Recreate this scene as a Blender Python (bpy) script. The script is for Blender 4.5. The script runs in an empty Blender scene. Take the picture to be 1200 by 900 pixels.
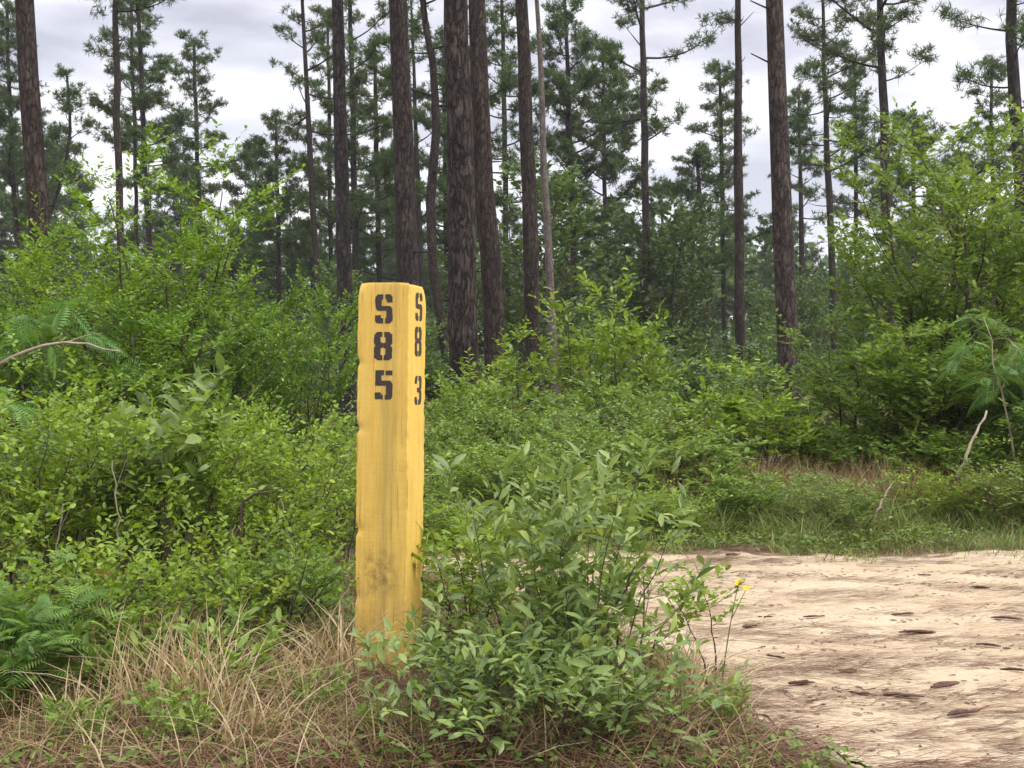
import bpy, bmesh, math, random
import numpy as np
from mathutils import Vector

S = bpy.context.scene
COL = S.collection
R = np.random.default_rng(11)
FP, HOR, H = 1300.0, 432.0, 1.15          # focal length in photo pixels, horizon row, camera height (m)
def X(px, Y): return (px - 600.0) / FP * Y
def Z(py, Y): return H + (HOR - py) / FP * Y

# ------------------------------------------------------------------ noise + terrain
def _hash(ix, iy, seed):
    h = (ix.astype(np.int64) * 374761393 + iy.astype(np.int64) * 668265263 + seed * 974634721) & 0x7fffffff
    h = ((h ^ (h >> 13)) * 1274126177) & 0x7fffffff
    return ((h ^ (h >> 16)) & 0xffff) / 65535.0
def vnoise(x, y, seed=0):
    x = np.asarray(x, float); y = np.asarray(y, float)
    ix, iy = np.floor(x), np.floor(y); fx, fy = x - ix, y - iy
    fx = fx * fx * (3 - 2 * fx); fy = fy * fy * (3 - 2 * fy)
    a = _hash(ix, iy, seed); b = _hash(ix + 1, iy, seed); c = _hash(ix, iy + 1, seed); d = _hash(ix + 1, iy + 1, seed)
    return (a + (b - a) * fx) * (1 - fy) + (c + (d - c) * fx) * fy
def fbm(x, y, seed=0, o=4):
    s, a, t = 0, .5, 0
    for k in range(o):
        s = s + a * vnoise(np.asarray(x) * 2**k, np.asarray(y) * 2**k, seed + 7 * k); t += a; a *= .5
    return s / t
def sstep(a, b, v):
    t = np.clip((v - a) / (b - a), 0, 1); return t * t * (3 - 2 * t)
def road_d(x, y):
    """positive inside the sandy track: distance-like value in metres, with a ragged edge"""
    x = np.asarray(x, float); y = np.asarray(y, float)
    far = 6.85 + .12 * (x - 1.5) * (x > 1.5) - .05 * np.maximum(0, x - 1.5)
    far = far - np.maximum(0, x - 2) ** 2 * .004
    near = np.interp(x, [-3, -1.2, -.5, 0, .42, .66, .78, .98, 1.15, 1.35, 1.6, 2.2, 3.5], [7.4, 6.85, 6.2, 5.7, 5.0, 4.3, 3.95, 3.3, 2.6, 1.8, .8, -1, -7])
    d = np.minimum(far - y, (y - near) * .6)
    d = np.minimum(d, (x + 1.0))
    return d + (fbm(x * 1.7, y * 1.7, 5) - .5) * .4 + (fbm(x * 9, y * 9, 6) - .5) * .12
def gz(x, y):
    x = np.asarray(x, float); y = np.asarray(y, float)
    far = sstep(7, 12, y)
    z = (fbm(x * .22 + 3, y * .22, 1) - .5) * .5 * far + (fbm(x * .9, y * .9, 2) - .5) * .08
    rd = sstep(-.1, .5, road_d(x, y))
    rel = (fbm(x * 2.2, y * 3.5, 3) - .5) * .05 + (fbm(x * 9, y * 12, 4) - .5) * .022
    rut = -.035 * np.exp(-((y - 5.55 - .05 * x) / .32) ** 2) - .012 * np.exp(-((y - 3.7 + .12 * x) / .3) ** 2)
    return z * (1 - rd * .7) + (rel + rut) * rd - .03 * rd + (1 - rd) * (fbm(x * 5, y * 5, 8) - .5) * .05

# ------------------------------------------------------------------ mesh collector
class Geo:
    def __init__(s): s.v = []; s.l = []; s.n = []; s.t = []; s.m = []; s.c = 0
    def add(s, verts, loops, sizes, tint=None, mat=0):
        verts = np.asarray(verts, np.float32).reshape(-1, 3)
        s.v.append(verts); s.l.append(np.asarray(loops, np.int64).ravel() + s.c); sizes = np.asarray(sizes, np.int64).ravel()
        s.n.append(sizes); nf = len(sizes)
        s.t.append(np.full(nf, .5, np.float32) if tint is None else np.broadcast_to(np.asarray(tint, np.float32), (nf,)))
        s.m.append(np.full(nf, mat, np.int32)); s.c += len(verts)
    def mesh(s, name, mats, smooth=True):
        me = bpy.data.meshes.new(name)
        v = np.concatenate(s.v); l = np.concatenate(s.l); n = np.concatenate(s.n)
        me.vertices.add(len(v)); me.vertices.foreach_set('co', v.ravel())
        me.loops.add(len(l)); me.loops.foreach_set('vertex_index', l.astype(np.int32))
        me.polygons.add(len(n)); me.polygons.foreach_set('loop_start', np.concatenate([[0], np.cumsum(n)[:-1]]).astype(np.int32))
        me.polygons.foreach_set('material_index', np.concatenate(s.m))
        me.update(calc_edges=True)
        at = me.attributes.new('tint', 'FLOAT', 'FACE'); at.data.foreach_set('value', np.concatenate(s.t).astype(np.float32))
        for m in (mats if isinstance(mats, (list, tuple)) else [mats]): me.materials.append(m)
        if smooth: me.polygons.foreach_set('use_smooth', np.ones(len(n), bool))
        return me
    # many tubes with the same number of rings
    def tubes(s, paths, radii, sides=5, tint=None, cap=True):
        P = np.asarray(paths, float); N, K, _ = P.shape
        if N == 0: return
        rad = np.asarray(radii, float)
        d = P[:, -1] - P[:, 0]; d /= np.linalg.norm(d, axis=1, keepdims=True) + 1e-9
        ref = np.where(np.abs(d[:, 2:3]) > .8, np.array([[1., 0, 0]]), np.array([[0, 0, 1.]]))
        a = np.cross(d, ref); a /= np.linalg.norm(a, axis=1, keepdims=True); b = np.cross(d, a)
        an = np.arange(sides) * 2 * math.pi / sides
        ring = np.cos(an)[None, :, None] * a[:, None, :] + np.sin(an)[None, :, None] * b[:, None, :]
        V = P[:, :, None, :] + rad[:, :, None, None] * ring[:, None]
        i = np.arange(K - 1)[:, None]; j = np.arange(sides)[None]; jn = (j + 1) % sides
        q = np.stack([i * sides + j, i * sides + jn, (i + 1) * sides + jn, (i + 1) * sides + j], -1).reshape(-1, 4)
        F = (np.arange(N)[:, None, None] * K * sides + q[None]).reshape(-1, 4)
        t = None if tint is None else np.repeat(np.broadcast_to(tint, (N,)), len(q))
        s.add(V, F, np.full(len(F), 4), t)
        if cap:
            top = np.arange(N)[:, None] * K * sides + (K - 1) * sides + np.arange(sides)[None]
            s.c -= N * K * sides
            s.l.append((top + s.c).ravel()); s.n.append(np.full(N, sides)); s.t.append(np.full(N, .5, np.float32)); s.m.append(np.zeros(N, np.int32))
            s.c += N * K * sides
    def leaves(s, T, pos, dr, nr, L, W, tint, mat=0, bend=1.0):
        tv, tl, tn = T
        pos = np.asarray(pos, float); N = len(pos)
        if N == 0: return
        dr = dr / (np.linalg.norm(dr, axis=1, keepdims=True) + 1e-9)
        sd = np.cross(nr, dr); sd /= np.linalg.norm(sd, axis=1, keepdims=True) + 1e-9
        n2 = np.cross(dr, sd)
        L = np.broadcast_to(L, (N,)); W = np.broadcast_to(W, (N,))
        V = pos[:, None] + (tv[None, :, 0] * L[:, None])[..., None] * dr[:, None] + (tv[None, :, 1] * W[:, None])[..., None] * sd[:, None] \
            + (tv[None, :, 2] * L[:, None])[..., None] * n2[:, None] * bend
        F = (np.arange(N)[:, None] * len(tv) + np.asarray(tl)[None])
        s.add(V, F, np.tile(tn, N), np.repeat(np.broadcast_to(tint, (N,)), len(tn)), mat)

# leaf outlines: (u along, v across, w out of plane), loops, face sizes
T_QUAD = (np.array([[0, 0, 0], [.5, -.5, .03], [1, 0, -.08], [.5, .5, .03]]), [0, 1, 2, 3], [4])
T_FOLD = (np.array([[0, 0, 0], [.3, .42, .05], [.72, .38, .03], [1, 0, -.12], [.72, -.38, .03], [.3, -.42, .05], [.5, 0, 0]]),
          [0, 6, 1, 6, 2, 1, 6, 3, 2, 0, 5, 6, 5, 4, 6, 4, 3, 6], [3, 3, 3, 3, 3, 3])
_u = np.array([0, .12, .3, .52, .75, .92, 1.0]); _w = np.array([.04, .2, .42, .5, .36, .16, 0.0])
_tv = []; 
for _a, _b in zip(_u, _w):
    _c = -.22 * _a * _a + .03
    _tv += [[_a, -_b, _c + .09 * _b], [_a, 0, _c], [_a, _b, _c + .09 * _b]]
_tl = []
for _i in range(6):
    o = _i * 3; _tl += [o, o + 3, o + 4, o + 1, o + 1, o + 4, o + 5, o + 2]
T_LONG = (np.array(_tv), _tl, [4] * 12)
T_LOBE = (np.array([[0, 0, 0], [.18, .06, 0], [.3, .4, .05], [.42, .16, .02], [.55, .5, .05], [.68, .2, 0], [.85, .3, .0], [1, 0, -.1],
                    [.85, -.3, 0], [.68, -.2, 0], [.55, -.5, .05], [.42, -.16, .02], [.3, -.4, .05], [.18, -.06, 0]]),
          list(range(14)), [14])
_lobe = _u
def unit(v): return v / (np.linalg.norm(v, axis=-1, keepdims=True) + 1e-9)

# ------------------------------------------------------------------ materials
def newmat(name):
    m = bpy.data.materials.new(name); m.use_nodes = True; nt = m.node_tree; nt.nodes.clear()
    out = nt.nodes.new('ShaderNodeOutputMaterial'); return m, nt, out
def N_(nt, kind, **kw):
    n = nt.nodes.new(kind)
    for k, v in kw.items():
        if k.startswith('i_'): n.inputs[k[2:].replace('_', ' ')].default_value = v
        else: setattr(n, k, v)
    return n
def ramp(nt, fac, stops, interp='LINEAR'):
    r = nt.nodes.new('ShaderNodeValToRGB'); cr = r.color_ramp; cr.interpolation = interp
    while len(cr.elements) < len(stops): cr.elements.new(.5)
    for e, (p, c) in zip(cr.elements, stops): e.position = p; e.color = (*c, 1) if len(c) == 3 else c
    if fac is not None: nt.links.new(fac, r.inputs['Fac'])
    return r
def leafmat(name, cols, trans=.35, rough=.5, spec=.35):
    m, nt, out = newmat(name)
    a = N_(nt, 'ShaderNodeAttribute', attribute_name='tint')
    n = len(cols); r = ramp(nt, a.outputs['Fac'], [(i / (n - 1), c) for i, c in enumerate(cols)])
    p = N_(nt, 'ShaderNodeBsdfPrincipled'); p.inputs['Roughness'].default_value = rough; p.inputs['Specular IOR Level'].default_value = spec
    nt.links.new(r.outputs[0], p.inputs['Base Color'])
    t = N_(nt, 'ShaderNodeBsdfTranslucent')
    mx = N_(nt, 'ShaderNodeMix', data_type='RGBA', blend_type='MULTIPLY'); mx.inputs['Factor'].default_value = 1
    nt.links.new(r.outputs[0], mx.inputs['A']); mx.inputs['B'].default_value = (1.35, 1.25, .7, 1)
    nt.links.new(mx.outputs['Result'], t.inputs['Color'])
    ms = N_(nt, 'ShaderNodeMixShader'); ms.inputs[0].default_value = trans
    nt.links.new(p.outputs[0], ms.inputs[1]); nt.links.new(t.outputs[0], ms.inputs[2]); nt.links.new(ms.outputs[0], out.inputs[0])
    return m
def blemish(m, sc, col, lo):
    nt = m.node_tree; p = [n for n in nt.nodes if n.type == 'BSDF_PRINCIPLED'][0]; src = p.inputs['Base Color'].links[0].from_socket
    tc = N_(nt, 'ShaderNodeTexCoord'); n = N_(nt, 'ShaderNodeTexNoise'); n.inputs['Scale'].default_value = sc; n.inputs['Detail'].default_value = 3; nt.links.new(tc.outputs['Object'], n.inputs['Vector'])
    r = ramp(nt, n.outputs['Fac'], [(lo, (0, 0, 0)), (lo + .04, (1, 1, 1))]); v = ramp(nt, n.outputs['Fac'], [(.3, (.8, .84, .8)), (.6, (1.1, 1.06, 1.0))])
    x = N_(nt, 'ShaderNodeMix', data_type='RGBA', blend_type='MULTIPLY'); x.inputs['Factor'].default_value = 1; nt.links.new(src, x.inputs['A']); nt.links.new(v.outputs[0], x.inputs['B'])
    y = N_(nt, 'ShaderNodeMix', data_type='RGBA'); nt.links.new(r.outputs[0], y.inputs['Factor']); nt.links.new(x.outputs['Result'], y.inputs['A']); y.inputs['B'].default_value = (*col, 1)
    nt.links.new(y.outputs['Result'], p.inputs['Base Color'])
def bark(name, dark, mid, lite, scale=1.0, bump=1.0):
    m, nt, out = newmat(name)
    tc = N_(nt, 'ShaderNodeTexCoord')
    def noise(sc, det, scale3, rough=.6):
        mp = N_(nt, 'ShaderNodeMapping'); mp.inputs['Scale'].default_value = [q * scale for q in scale3]
        nt.links.new(tc.outputs['Object'], mp.inputs['Vector'])
        n = N_(nt, 'ShaderNodeTexNoise'); n.inputs['Scale'].default_value = sc; n.inputs['Detail'].default_value = det; n.inputs['Roughness'].default_value = rough
        nt.links.new(mp.outputs[0], n.inputs['Vector']); return mp, n
    mp, dist = noise(.9, 4, (20, 20, 5.5))
    sh = N_(nt, 'ShaderNodeVectorMath', operation='MULTIPLY_ADD'); nt.links.new(dist.outputs['Color'], sh.inputs[0]); sh.inputs[1].default_value = (2.6, 2.6, 2.2); nt.links.new(mp.outputs[0], sh.inputs[2])
    vo = N_(nt, 'ShaderNodeTexVoronoi', feature='DISTANCE_TO_EDGE'); vo.inputs['Scale'].default_value = .85; vo.inputs['Randomness'].default_value = 1
    nt.links.new(sh.outputs[0], vo.inputs['Vector'])
    vc = N_(nt, 'ShaderNodeTexVoronoi', feature='F1'); vc.inputs['Scale'].default_value = .85; nt.links.new(sh.outputs[0], vc.inputs['Vector'])
    _, fine = noise(1.6, 7, (30, 30, 12), .7); _, big = noise(1.0, 4, (2.5, 2.5, 1.4)); _, flake = noise(1.3, 3, (22, 22, 16))
    r1 = ramp(nt, vo.outputs['Distance'], [(0, dark), (.07, [a * .5 + b * .5 for a, b in zip(dark, mid)]), (.2, mid), (1, lite)])
    r2 = ramp(nt, big.outputs['Fac'], [(.3, (.72, .72, .75)), (.55, (1, 1, 1)), (.75, (1.25, 1.22, 1.18))])
    r4 = ramp(nt, fine.outputs['Fac'], [(.28, (.45, .43, .42)), (.5, (1, 1, 1)), (.72, (1.55, 1.5, 1.45))])
    sp = N_(nt, 'ShaderNodeSeparateColor'); nt.links.new(vc.outputs['Color'], sp.inputs[0])
    r3 = ramp(nt, sp.outputs[0], [(0, (.7, .66, .66)), (.6, (1, .96, .94)), (.85, (1.1, 1.05, 1.02)), (1, (1.28, 1.2, 1.15))])
    c = r1.outputs[0]
    for q in (r2, r3, r4):
        x = N_(nt, 'ShaderNodeMix', data_type='RGBA', blend_type='MULTIPLY'); x.inputs['Factor'].default_value = 1
        nt.links.new(c, x.inputs['A']); nt.links.new(q.outputs[0], x.inputs['B']); c = x.outputs['Result']
    fr_ = ramp(nt, flake.outputs['Fac'], [(.70, (0, 0, 0)), (.75, (1, 1, 1))])
    x = N_(nt, 'ShaderNodeMix', data_type='RGBA'); x.inputs['B'].default_value = (*[min(1, v * 1.9) for v in lite], 1)
    ff = N_(nt, 'ShaderNodeMath', operation='MULTIPLY'); nt.links.new(fr_.outputs[0], ff.inputs[0]); ff.inputs[1].default_value = .6
    nt.links.new(ff.outputs[0], x.inputs['Factor']); nt.links.new(c, x.inputs['A']); c = x.outputs['Result']
    oi = N_(nt, 'ShaderNodeObjectInfo'); ov = ramp(nt, oi.outputs['Random'], [(0, (.78, .76, .76)), (.35, (1.05, .98, .92)), (.65, (.92, .95, 1.0)), (1, (1.28, 1.24, 1.2))])
    x = N_(nt, 'ShaderNodeMix', data_type='RGBA', blend_type='MULTIPLY'); x.inputs['Factor'].default_value = 1; nt.links.new(c, x.inputs['A']); nt.links.new(ov.outputs[0], x.inputs['B']); c = x.outputs['Result']
    p = N_(nt, 'ShaderNodeBsdfPrincipled'); p.inputs['Roughness'].default_value = .9; p.inputs['Specular IOR Level'].default_value = .15
    nt.links.new(c, p.inputs['Base Color'])
    rb = ramp(nt, vo.outputs['Distance'], [(0, (0, 0, 0)), (.14, (.8, .8, .8)), (.5, (1, 1, 1))])
    h = N_(nt, 'ShaderNodeMath', operation='MULTIPLY_ADD'); nt.links.new(fine.outputs['Fac'], h.inputs[0]); h.inputs[1].default_value = .7; nt.links.new(rb.outputs[0], h.inputs[2])
    b = N_(nt, 'ShaderNodeBump'); b.inputs['Strength'].default_value = .8; b.inputs['Distance'].default_value = .02 * bump
    nt.links.new(h.outputs[0], b.inputs['Height']); nt.links.new(b.outputs[0], p.inputs['Normal'])
    nt.links.new(p.outputs[0], out.inputs[0]); return m
def flatmat(name, c1, c2, sc=6, rough=.85):
    m, nt, out = newmat(name)
    tc = N_(nt, 'ShaderNodeTexCoord'); nz = N_(nt, 'ShaderNodeTexNoise'); nz.inputs['Scale'].default_value = sc; nz.inputs['Detail'].default_value = 5
    nt.links.new(tc.outputs['Object'], nz.inputs['Vector'])
    r = ramp(nt, nz.outputs['Fac'], [(.35, c1), (.65, c2)])
    p = N_(nt, 'ShaderNodeBsdfPrincipled'); p.inputs['Roughness'].default_value = rough; p.inputs['Specular IOR Level'].default_value = .25
    nt.links.new(r.outputs[0], p.inputs['Base Color']); nt.links.new(p.outputs[0], out.inputs[0]); return m

M = {}
M['yaupon'] = leafmat('leaf_yellow_green', [(.085, .145, .016), (.15, .24, .026), (.21, .32, .035), (.32, .42, .06)], .4, .45, .35)
M['oakgrey'] = leafmat('leaf_grey_green', [(.09, .15, .045), (.14, .215, .06), (.20, .285, .08), (.30, .38, .12)], .38, .45, .45)
blemish(M['oakgrey'], 55, (.16, .10, .04), .68); blemish(M['yaupon'], 40, (.22, .17, .04), .70)
M['dark'] = leafmat('leaf_deep_green', [(.05, .105, .012), (.09, .18, .018), (.14, .25, .025), (.24, .35, .04)], .38)
M['lime'] = leafmat('leaf_fresh_green', [(.07, .14, .012), (.12, .225, .018), (.18, .31, .026), (.28, .40, .045)], .42)
M['mid'] = leafmat('leaf_mid_green', [(.085, .15, .024), (.135, .22, .036), (.19, .29, .05), (.28, .37, .08)], .38)
M['oak'] = leafmat('leaf_oak_green', [(.07, .13, .02), (.115, .195, .03), (.17, .26, .04), (.26, .35, .065)], .4)
M['fern'] = leafmat('leaf_fern', [(.08, .16, .03), (.11, .21, .04), (.16, .28, .055), (.23, .35, .08)], .35)
M['mimosa'] = leafmat('leaf_mimosa', [(.06, .15, .035), (.10, .22, .05), (.13, .27, .065), (.2, .34, .09)], .35)
M['needle'] = leafmat('pine_needles', [(.036, .066, .020), (.056, .098, .027), (.082, .136, .034), (.125, .19, .048)], .3, .5, .3)
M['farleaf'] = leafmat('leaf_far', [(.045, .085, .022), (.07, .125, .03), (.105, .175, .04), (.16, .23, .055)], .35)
M['weed'] = leafmat('leaf_weeds', [(.07, .11, .022), (.105, .165, .03), (.16, .23, .04), (.24, .29, .08)], .35)
M['grass'] = leafmat('blade_green', [(.10, .12, .04), (.11, .165, .035), (.165, .23, .045), (.34, .31, .15)], .35)
M['dry'] = leafmat('blade_dry', [(.13, .075, .045), (.23, .15, .08), (.36, .27, .15), (.52, .43, .27)], .25, .6, .3)
M['straw'] = leafmat('needle_straw', [(.06, .028, .018), (.12, .058, .036), (.20, .115, .07), (.32, .22, .13)], .05, .7, .2)
M['bark'] = bark('pine_bark', (.020, .017, .016), (.060, .052, .047), (.092, .081, .075))
M['barkbig'] = bark('pine_bark_plates', (.015, .012, .011), (.060, .050, .045), (.105, .089, .080), .75, 1.5)
M['barkgrey'] = bark('dead_grey_bark', (.09, .075, .065), (.16, .14, .125), (.24, .21, .185), 1.0, .3)
M['stem'] = flatmat('shrub_stem', (.035, .026, .02), (.085, .065, .05), 20)
M['greenstem'] = flatmat('green_stem', (.09, .12, .04), (.14, .16, .07), 20)
M['palewood'] = flatmat('bleached_wood', (.22, .17, .12), (.36, .29, .22), 14)
M['greystem'] = flatmat('grey_dead_stem', (.13, .10, .08), (.27, .23, .19), 14)
M['chip'] = flatmat('bark_flake', (.05, .025, .018), (.12, .065, .045), 30)
M['petal'] = leafmat('yellow_petal', [(.7, .5, .03), (.75, .55, .04), (.8, .6, .05)], .3)
M['pinkdry'] = leafmat('dead_leaf', [(.30, .10, .045), (.42, .17, .07), (.5, .26, .12)], .3)

def groundmat(name):
    m, nt, out = newmat(name)
    tc = N_(nt, 'ShaderNodeTexCoord'); at = N_(nt, 'ShaderNodeAttribute', attribute_name='sand')
    def noise(sc, det=6, rough=.6, vec=None, scale=None):
        n = N_(nt, 'ShaderNodeTexNoise'); n.inputs['Scale'].default_value = sc; n.inputs['Detail'].default_value = det; n.inputs['Roughness'].default_value = rough
        if scale:
            mp = N_(nt, 'ShaderNodeMapping'); mp.inputs['Scale'].default_value = scale; nt.links.new(tc.outputs['Object'], mp.inputs['Vector']); nt.links.new(mp.outputs[0], n.inputs['Vector'])
        else: nt.links.new(tc.outputs['Object'], n.inputs['Vector'])
        return n
    big = noise(1.1, 5, .6, scale=(.6, 1.5, 1)); mid = noise(5, 8, .7, scale=(.8, 1.9, 1)); fine = noise(60, 4, .7)
    sand = ramp(nt, big.outputs['Fac'], [(.28, (.29, .216, .142)), (.40, (.365, .285, .194)), (.55, (.41, .33, .232)), (.72, (.44, .367, .272))])
    st = ramp(nt, mid.outputs['Fac'], [(.26, (.46, .38, .33)), (.36, (.82, .76, .72)), (.46, (1, 1, 1)), (.75, (1.12, 1.1, 1.07))])
    fr = ramp(nt, fine.outputs['Fac'], [(.3, (.70, .67, .64)), (.46, (.97, .97, .97)), (.7, (1.1, 1.1, 1.1))])
    def mul(a, b, mode='MULTIPLY', f=1.0):
        x = N_(nt, 'ShaderNodeMix', data_type='RGBA', blend_type=mode)
        if isinstance(f, float): x.inputs['Factor'].default_value = f
        else: nt.links.new(f, x.inputs['Factor'])
        nt.links.new(a, x.inputs['A']); nt.links.new(b, x.inputs['B']); return x.outputs['Result']
    sc = mul(mul(sand.outputs[0], st.outputs[0]), fr.outputs[0])
    soil = ramp(nt, noise(7, 8, .75).outputs['Fac'], [(.3, (.04, .024, .016)), (.45, (.09, .054, .036)), (.6, (.15, .098, .066)), (.78, (.25, .18, .12))])
    soil2 = mul(soil.outputs[0], fr.outputs[0])
    e = N_(nt, 'ShaderNodeMath', operation='ADD'); nt.links.new(at.outputs['Fac'], e.inputs[0])
    e2 = N_(nt, 'ShaderNodeMath', operation='MULTIPLY_ADD'); nt.links.new(mid.outputs['Fac'], e2.inputs[0]); e2.inputs[1].default_value = .7; e2.inputs[2].default_value = -.35
    nt.links.new(e2.outputs[0], e.inputs[1])
    f = ramp(nt, e.outputs[0], [(.36, (0, 0, 0)), (.62, (1, 1, 1))])
    c = mul(soil2, sc, 'MIX', f.outputs[0])
    p = N_(nt, 'ShaderNodeBsdfPrincipled'); p.inputs['Roughness'].default_value = .95; p.inputs['Specular IOR Level'].default_value = .15
    nt.links.new(c, p.inputs['Base Color'])
    b = N_(nt, 'ShaderNodeBump'); b.inputs['Strength'].default_value = .6; b.inputs['Distance'].default_value = .022
    h = N_(nt, 'ShaderNodeMath', operation='MULTIPLY_ADD'); nt.links.new(fine.outputs['Fac'], h.inputs[0]); h.inputs[1].default_value = .25; nt.links.new(mid.outputs['Fac'], h.inputs[2])
    nt.links.new(h.outputs[0], b.inputs['Height']); nt.links.new(b.outputs[0], p.inputs['Normal'])
    nt.links.new(p.outputs[0], out.inputs[0]); return m
M['ground'] = groundmat('sand_and_straw_ground')

# ------------------------------------------------------------------ linking helpers
def link(name, me, parent=None, loc=(0, 0, 0)):
    o = bpy.data.objects.new(name, me); COL.objects.link(o); o.location = loc
    if parent is not None: o.parent = parent
    return o
def thing(name, label, cat, loc=(0, 0, 0), rz=0, group=None, sc=1.0):
    o = bpy.data.objects.new(name, None); COL.objects.link(o); o.empty_display_size = .1
    o.location = loc; o.rotation_euler = (0, 0, rz); o.scale = (sc,) * 3 if not isinstance(sc, (tuple, list)) else sc
    o['label'] = label; o['category'] = cat
    if group: o['group'] = group
    return o
def dup(root, label, loc, rz=0, sc=1.0, group=None):
    r = root.copy(); COL.objects.link(r); r.location = loc; r.rotation_euler = (0, 0, rz)
    r.scale = (sc,) * 3 if not isinstance(sc, (tuple, list)) else sc
    r['label'] = label
    if group: r['group'] = group
    for ch in list(root.children):
        c = ch.copy(); COL.objects.link(c); c.parent = r
    return r
def stuff(o, label, cat, kind='stuff'):
    o['kind'] = kind; o['label'] = label; o['category'] = cat; return o

# ------------------------------------------------------------------ ground + road
def axis(lo, hi, step, far_lo, far_hi, g=1.25):
    a = list(np.arange(lo, hi + 1e-6, step)); s = step; x = hi
    while x < far_hi: s = min(s * g, 40); x += s; a.append(x)
    s = step; x = lo; pre = []
    while x > far_lo: s = min(s * g, 40); x -= s; pre.append(x)
    return np.array(pre[::-1] + a)
gx = axis(-4, 6, .045, -500, 500); gy = axis(1.2, 8.4, .04, -120, 700)
GX, GY = np.meshgrid(gx, gy); GZ = gz(GX, GY); RD = road_d(GX, GY); SAND = sstep(-.28, .32, RD)
def gridmesh(name, keep, dz, mat):
    ny, nx = GX.shape; idx = np.arange(ny * nx).reshape(ny, nx)
    q = np.stack([idx[:-1, :-1], idx[:-1, 1:], idx[1:, 1:], idx[1:, :-1]], -1).reshape(-1, 4)
    if keep is not None:
        kc = (keep[:-1, :-1] & keep[1:, 1:] & keep[:-1, 1:] & keep[1:, :-1]).ravel(); q = q[kc]
    used = np.unique(q); mp = np.full(ny * nx, -1); mp[used] = np.arange(len(used))
    V = np.stack([GX, GY, GZ + dz], -1).reshape(-1, 3)[used]
    g = Geo(); g.add(V, mp[q], np.full(len(q), 4)); me = g.mesh(name, mat)
    at = me.attributes.new('sand', 'FLOAT', 'POINT'); at.data.foreach_set('value', SAND.ravel()[used].astype(np.float32))
    return me
ground = link('ground', gridmesh('ground', None, -.004 - .02 * sstep(.8, .98, SAND), M['ground']))
stuff(ground, 'brown forest floor of sandy soil and fallen pine straw', 'ground', 'structure')
near_road = (GX < 60) & (GY > -60)
road = link('dirt_road', gridmesh('dirt_road', (RD > 0) & near_road, .004, M['ground']))
stuff(road, 'pale rutted sandy dirt track curving past the yellow post', 'dirt road', 'structure')

# ------------------------------------------------------------------ the marker post
PY = 4.23; PW = .207
px0 = X(451.5, PY)
post = thing('marker_post', 'weathered square yellow wooden post stencilled with black letters and numbers', 'marker post', (px0, PY + .1, 0), math.radians(-12.9))
post.rotation_euler = (0, math.radians(.75), math.radians(-12.9))
def post_mesh():
    zt = Z(331, PY - .0); zs = np.concatenate([np.linspace(-.25, zt - .02, 150), [zt - .012, zt - .005, zt - .001]])
    hw = PW / 2; pts = []; c = .0035
    for s in range(4):                                   # start at front-left, go round: front (+x), right (+y), back, left
        dx, dy = [(1, 0), (0, 1), (-1, 0), (0, -1)][s]; nx, ny = [(0, -1), (1, 0), (0, 1), (-1, 0)][s]
        for t in np.concatenate([[-1, -.97, -.93, -.88], np.linspace(-.8, .8, 9), [.88, .93, .97, 1]]):
            k = t * (hw - c); pts.append((dx * k + nx * hw, dy * k + ny * hw, nx, ny, abs(t)))
    pts = np.array(pts); n = len(pts); V = []
    for i, z in enumerate(zs):
        ins = [0, 0, 0][0]; over = max(0, z - (zt - .02)) / .02; shrink = 1 - .02 * over ** 3
        for j, (x, y, nx, ny, t) in enumerate(pts):
            e = max(0, t - .8) / .2
            a = math.atan2(y, x)
            wob = (float(fbm(a * 3 + 9, z * 7, 21)) - .5) * .0025 * e + (float(fbm(a * 8, z * 60, 22)) - .5) * .007 * e ** 2
            ch = 0
            for (cx, cy, cz, r, dep) in ((-1, -1, Z(503, PY), .022, .010), (-1, -1, Z(622, PY), .026, .011), (-1, -1, Z(425, PY), .02, .008), (1, 1, Z(690, PY), .022, .009),
                                     (1, -1, Z(520, PY), .05, .004), (1, 1, Z(480, PY), .04, .003), (-1, -1, Z(700, PY), .03, .006), (1, 1, Z(590, PY), .015, .005), (-1, 1, Z(560, PY), .03, .01), (-1, -1, Z(331, PY), .03, .012), (1, 1, Z(331, PY), .05, .014)):
                dd = math.hypot(x - cx * hw, y - cy * hw) / r; dz = (z - cz) / r
                ch += dep * math.exp(-(dd * dd * 1.2 + dz * dz * 1.5))
            d = math.hypot(x, y); f = (d - ch + wob) / d * shrink
            V.append((x * f, y * f, z - .010 * over * max(0, t - .7) - .006 * over * (nx > .5) ))
    V = np.array(V); K = len(zs); g = Geo()
    i = np.arange(K - 1)[:, None]; j = np.arange(n)[None]; jn = (j + 1) % n
    q = np.stack([i * n + j, i * n + jn, (i + 1) * n + jn, (i + 1) * n + j], -1).reshape(-1, 4)
    V = np.vstack([V, [[0, 0, zt + .001]]]); ci = len(V) - 1; last = (K - 1) * n
    tr = np.stack([last + np.arange(n), last + (np.arange(n) + 1) % n, np.full(n, ci)], -1)
    g.add(V, np.concatenate([q.ravel(), tr.ravel()]), [4] * len(q) + [3] * n)
    return g
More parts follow.
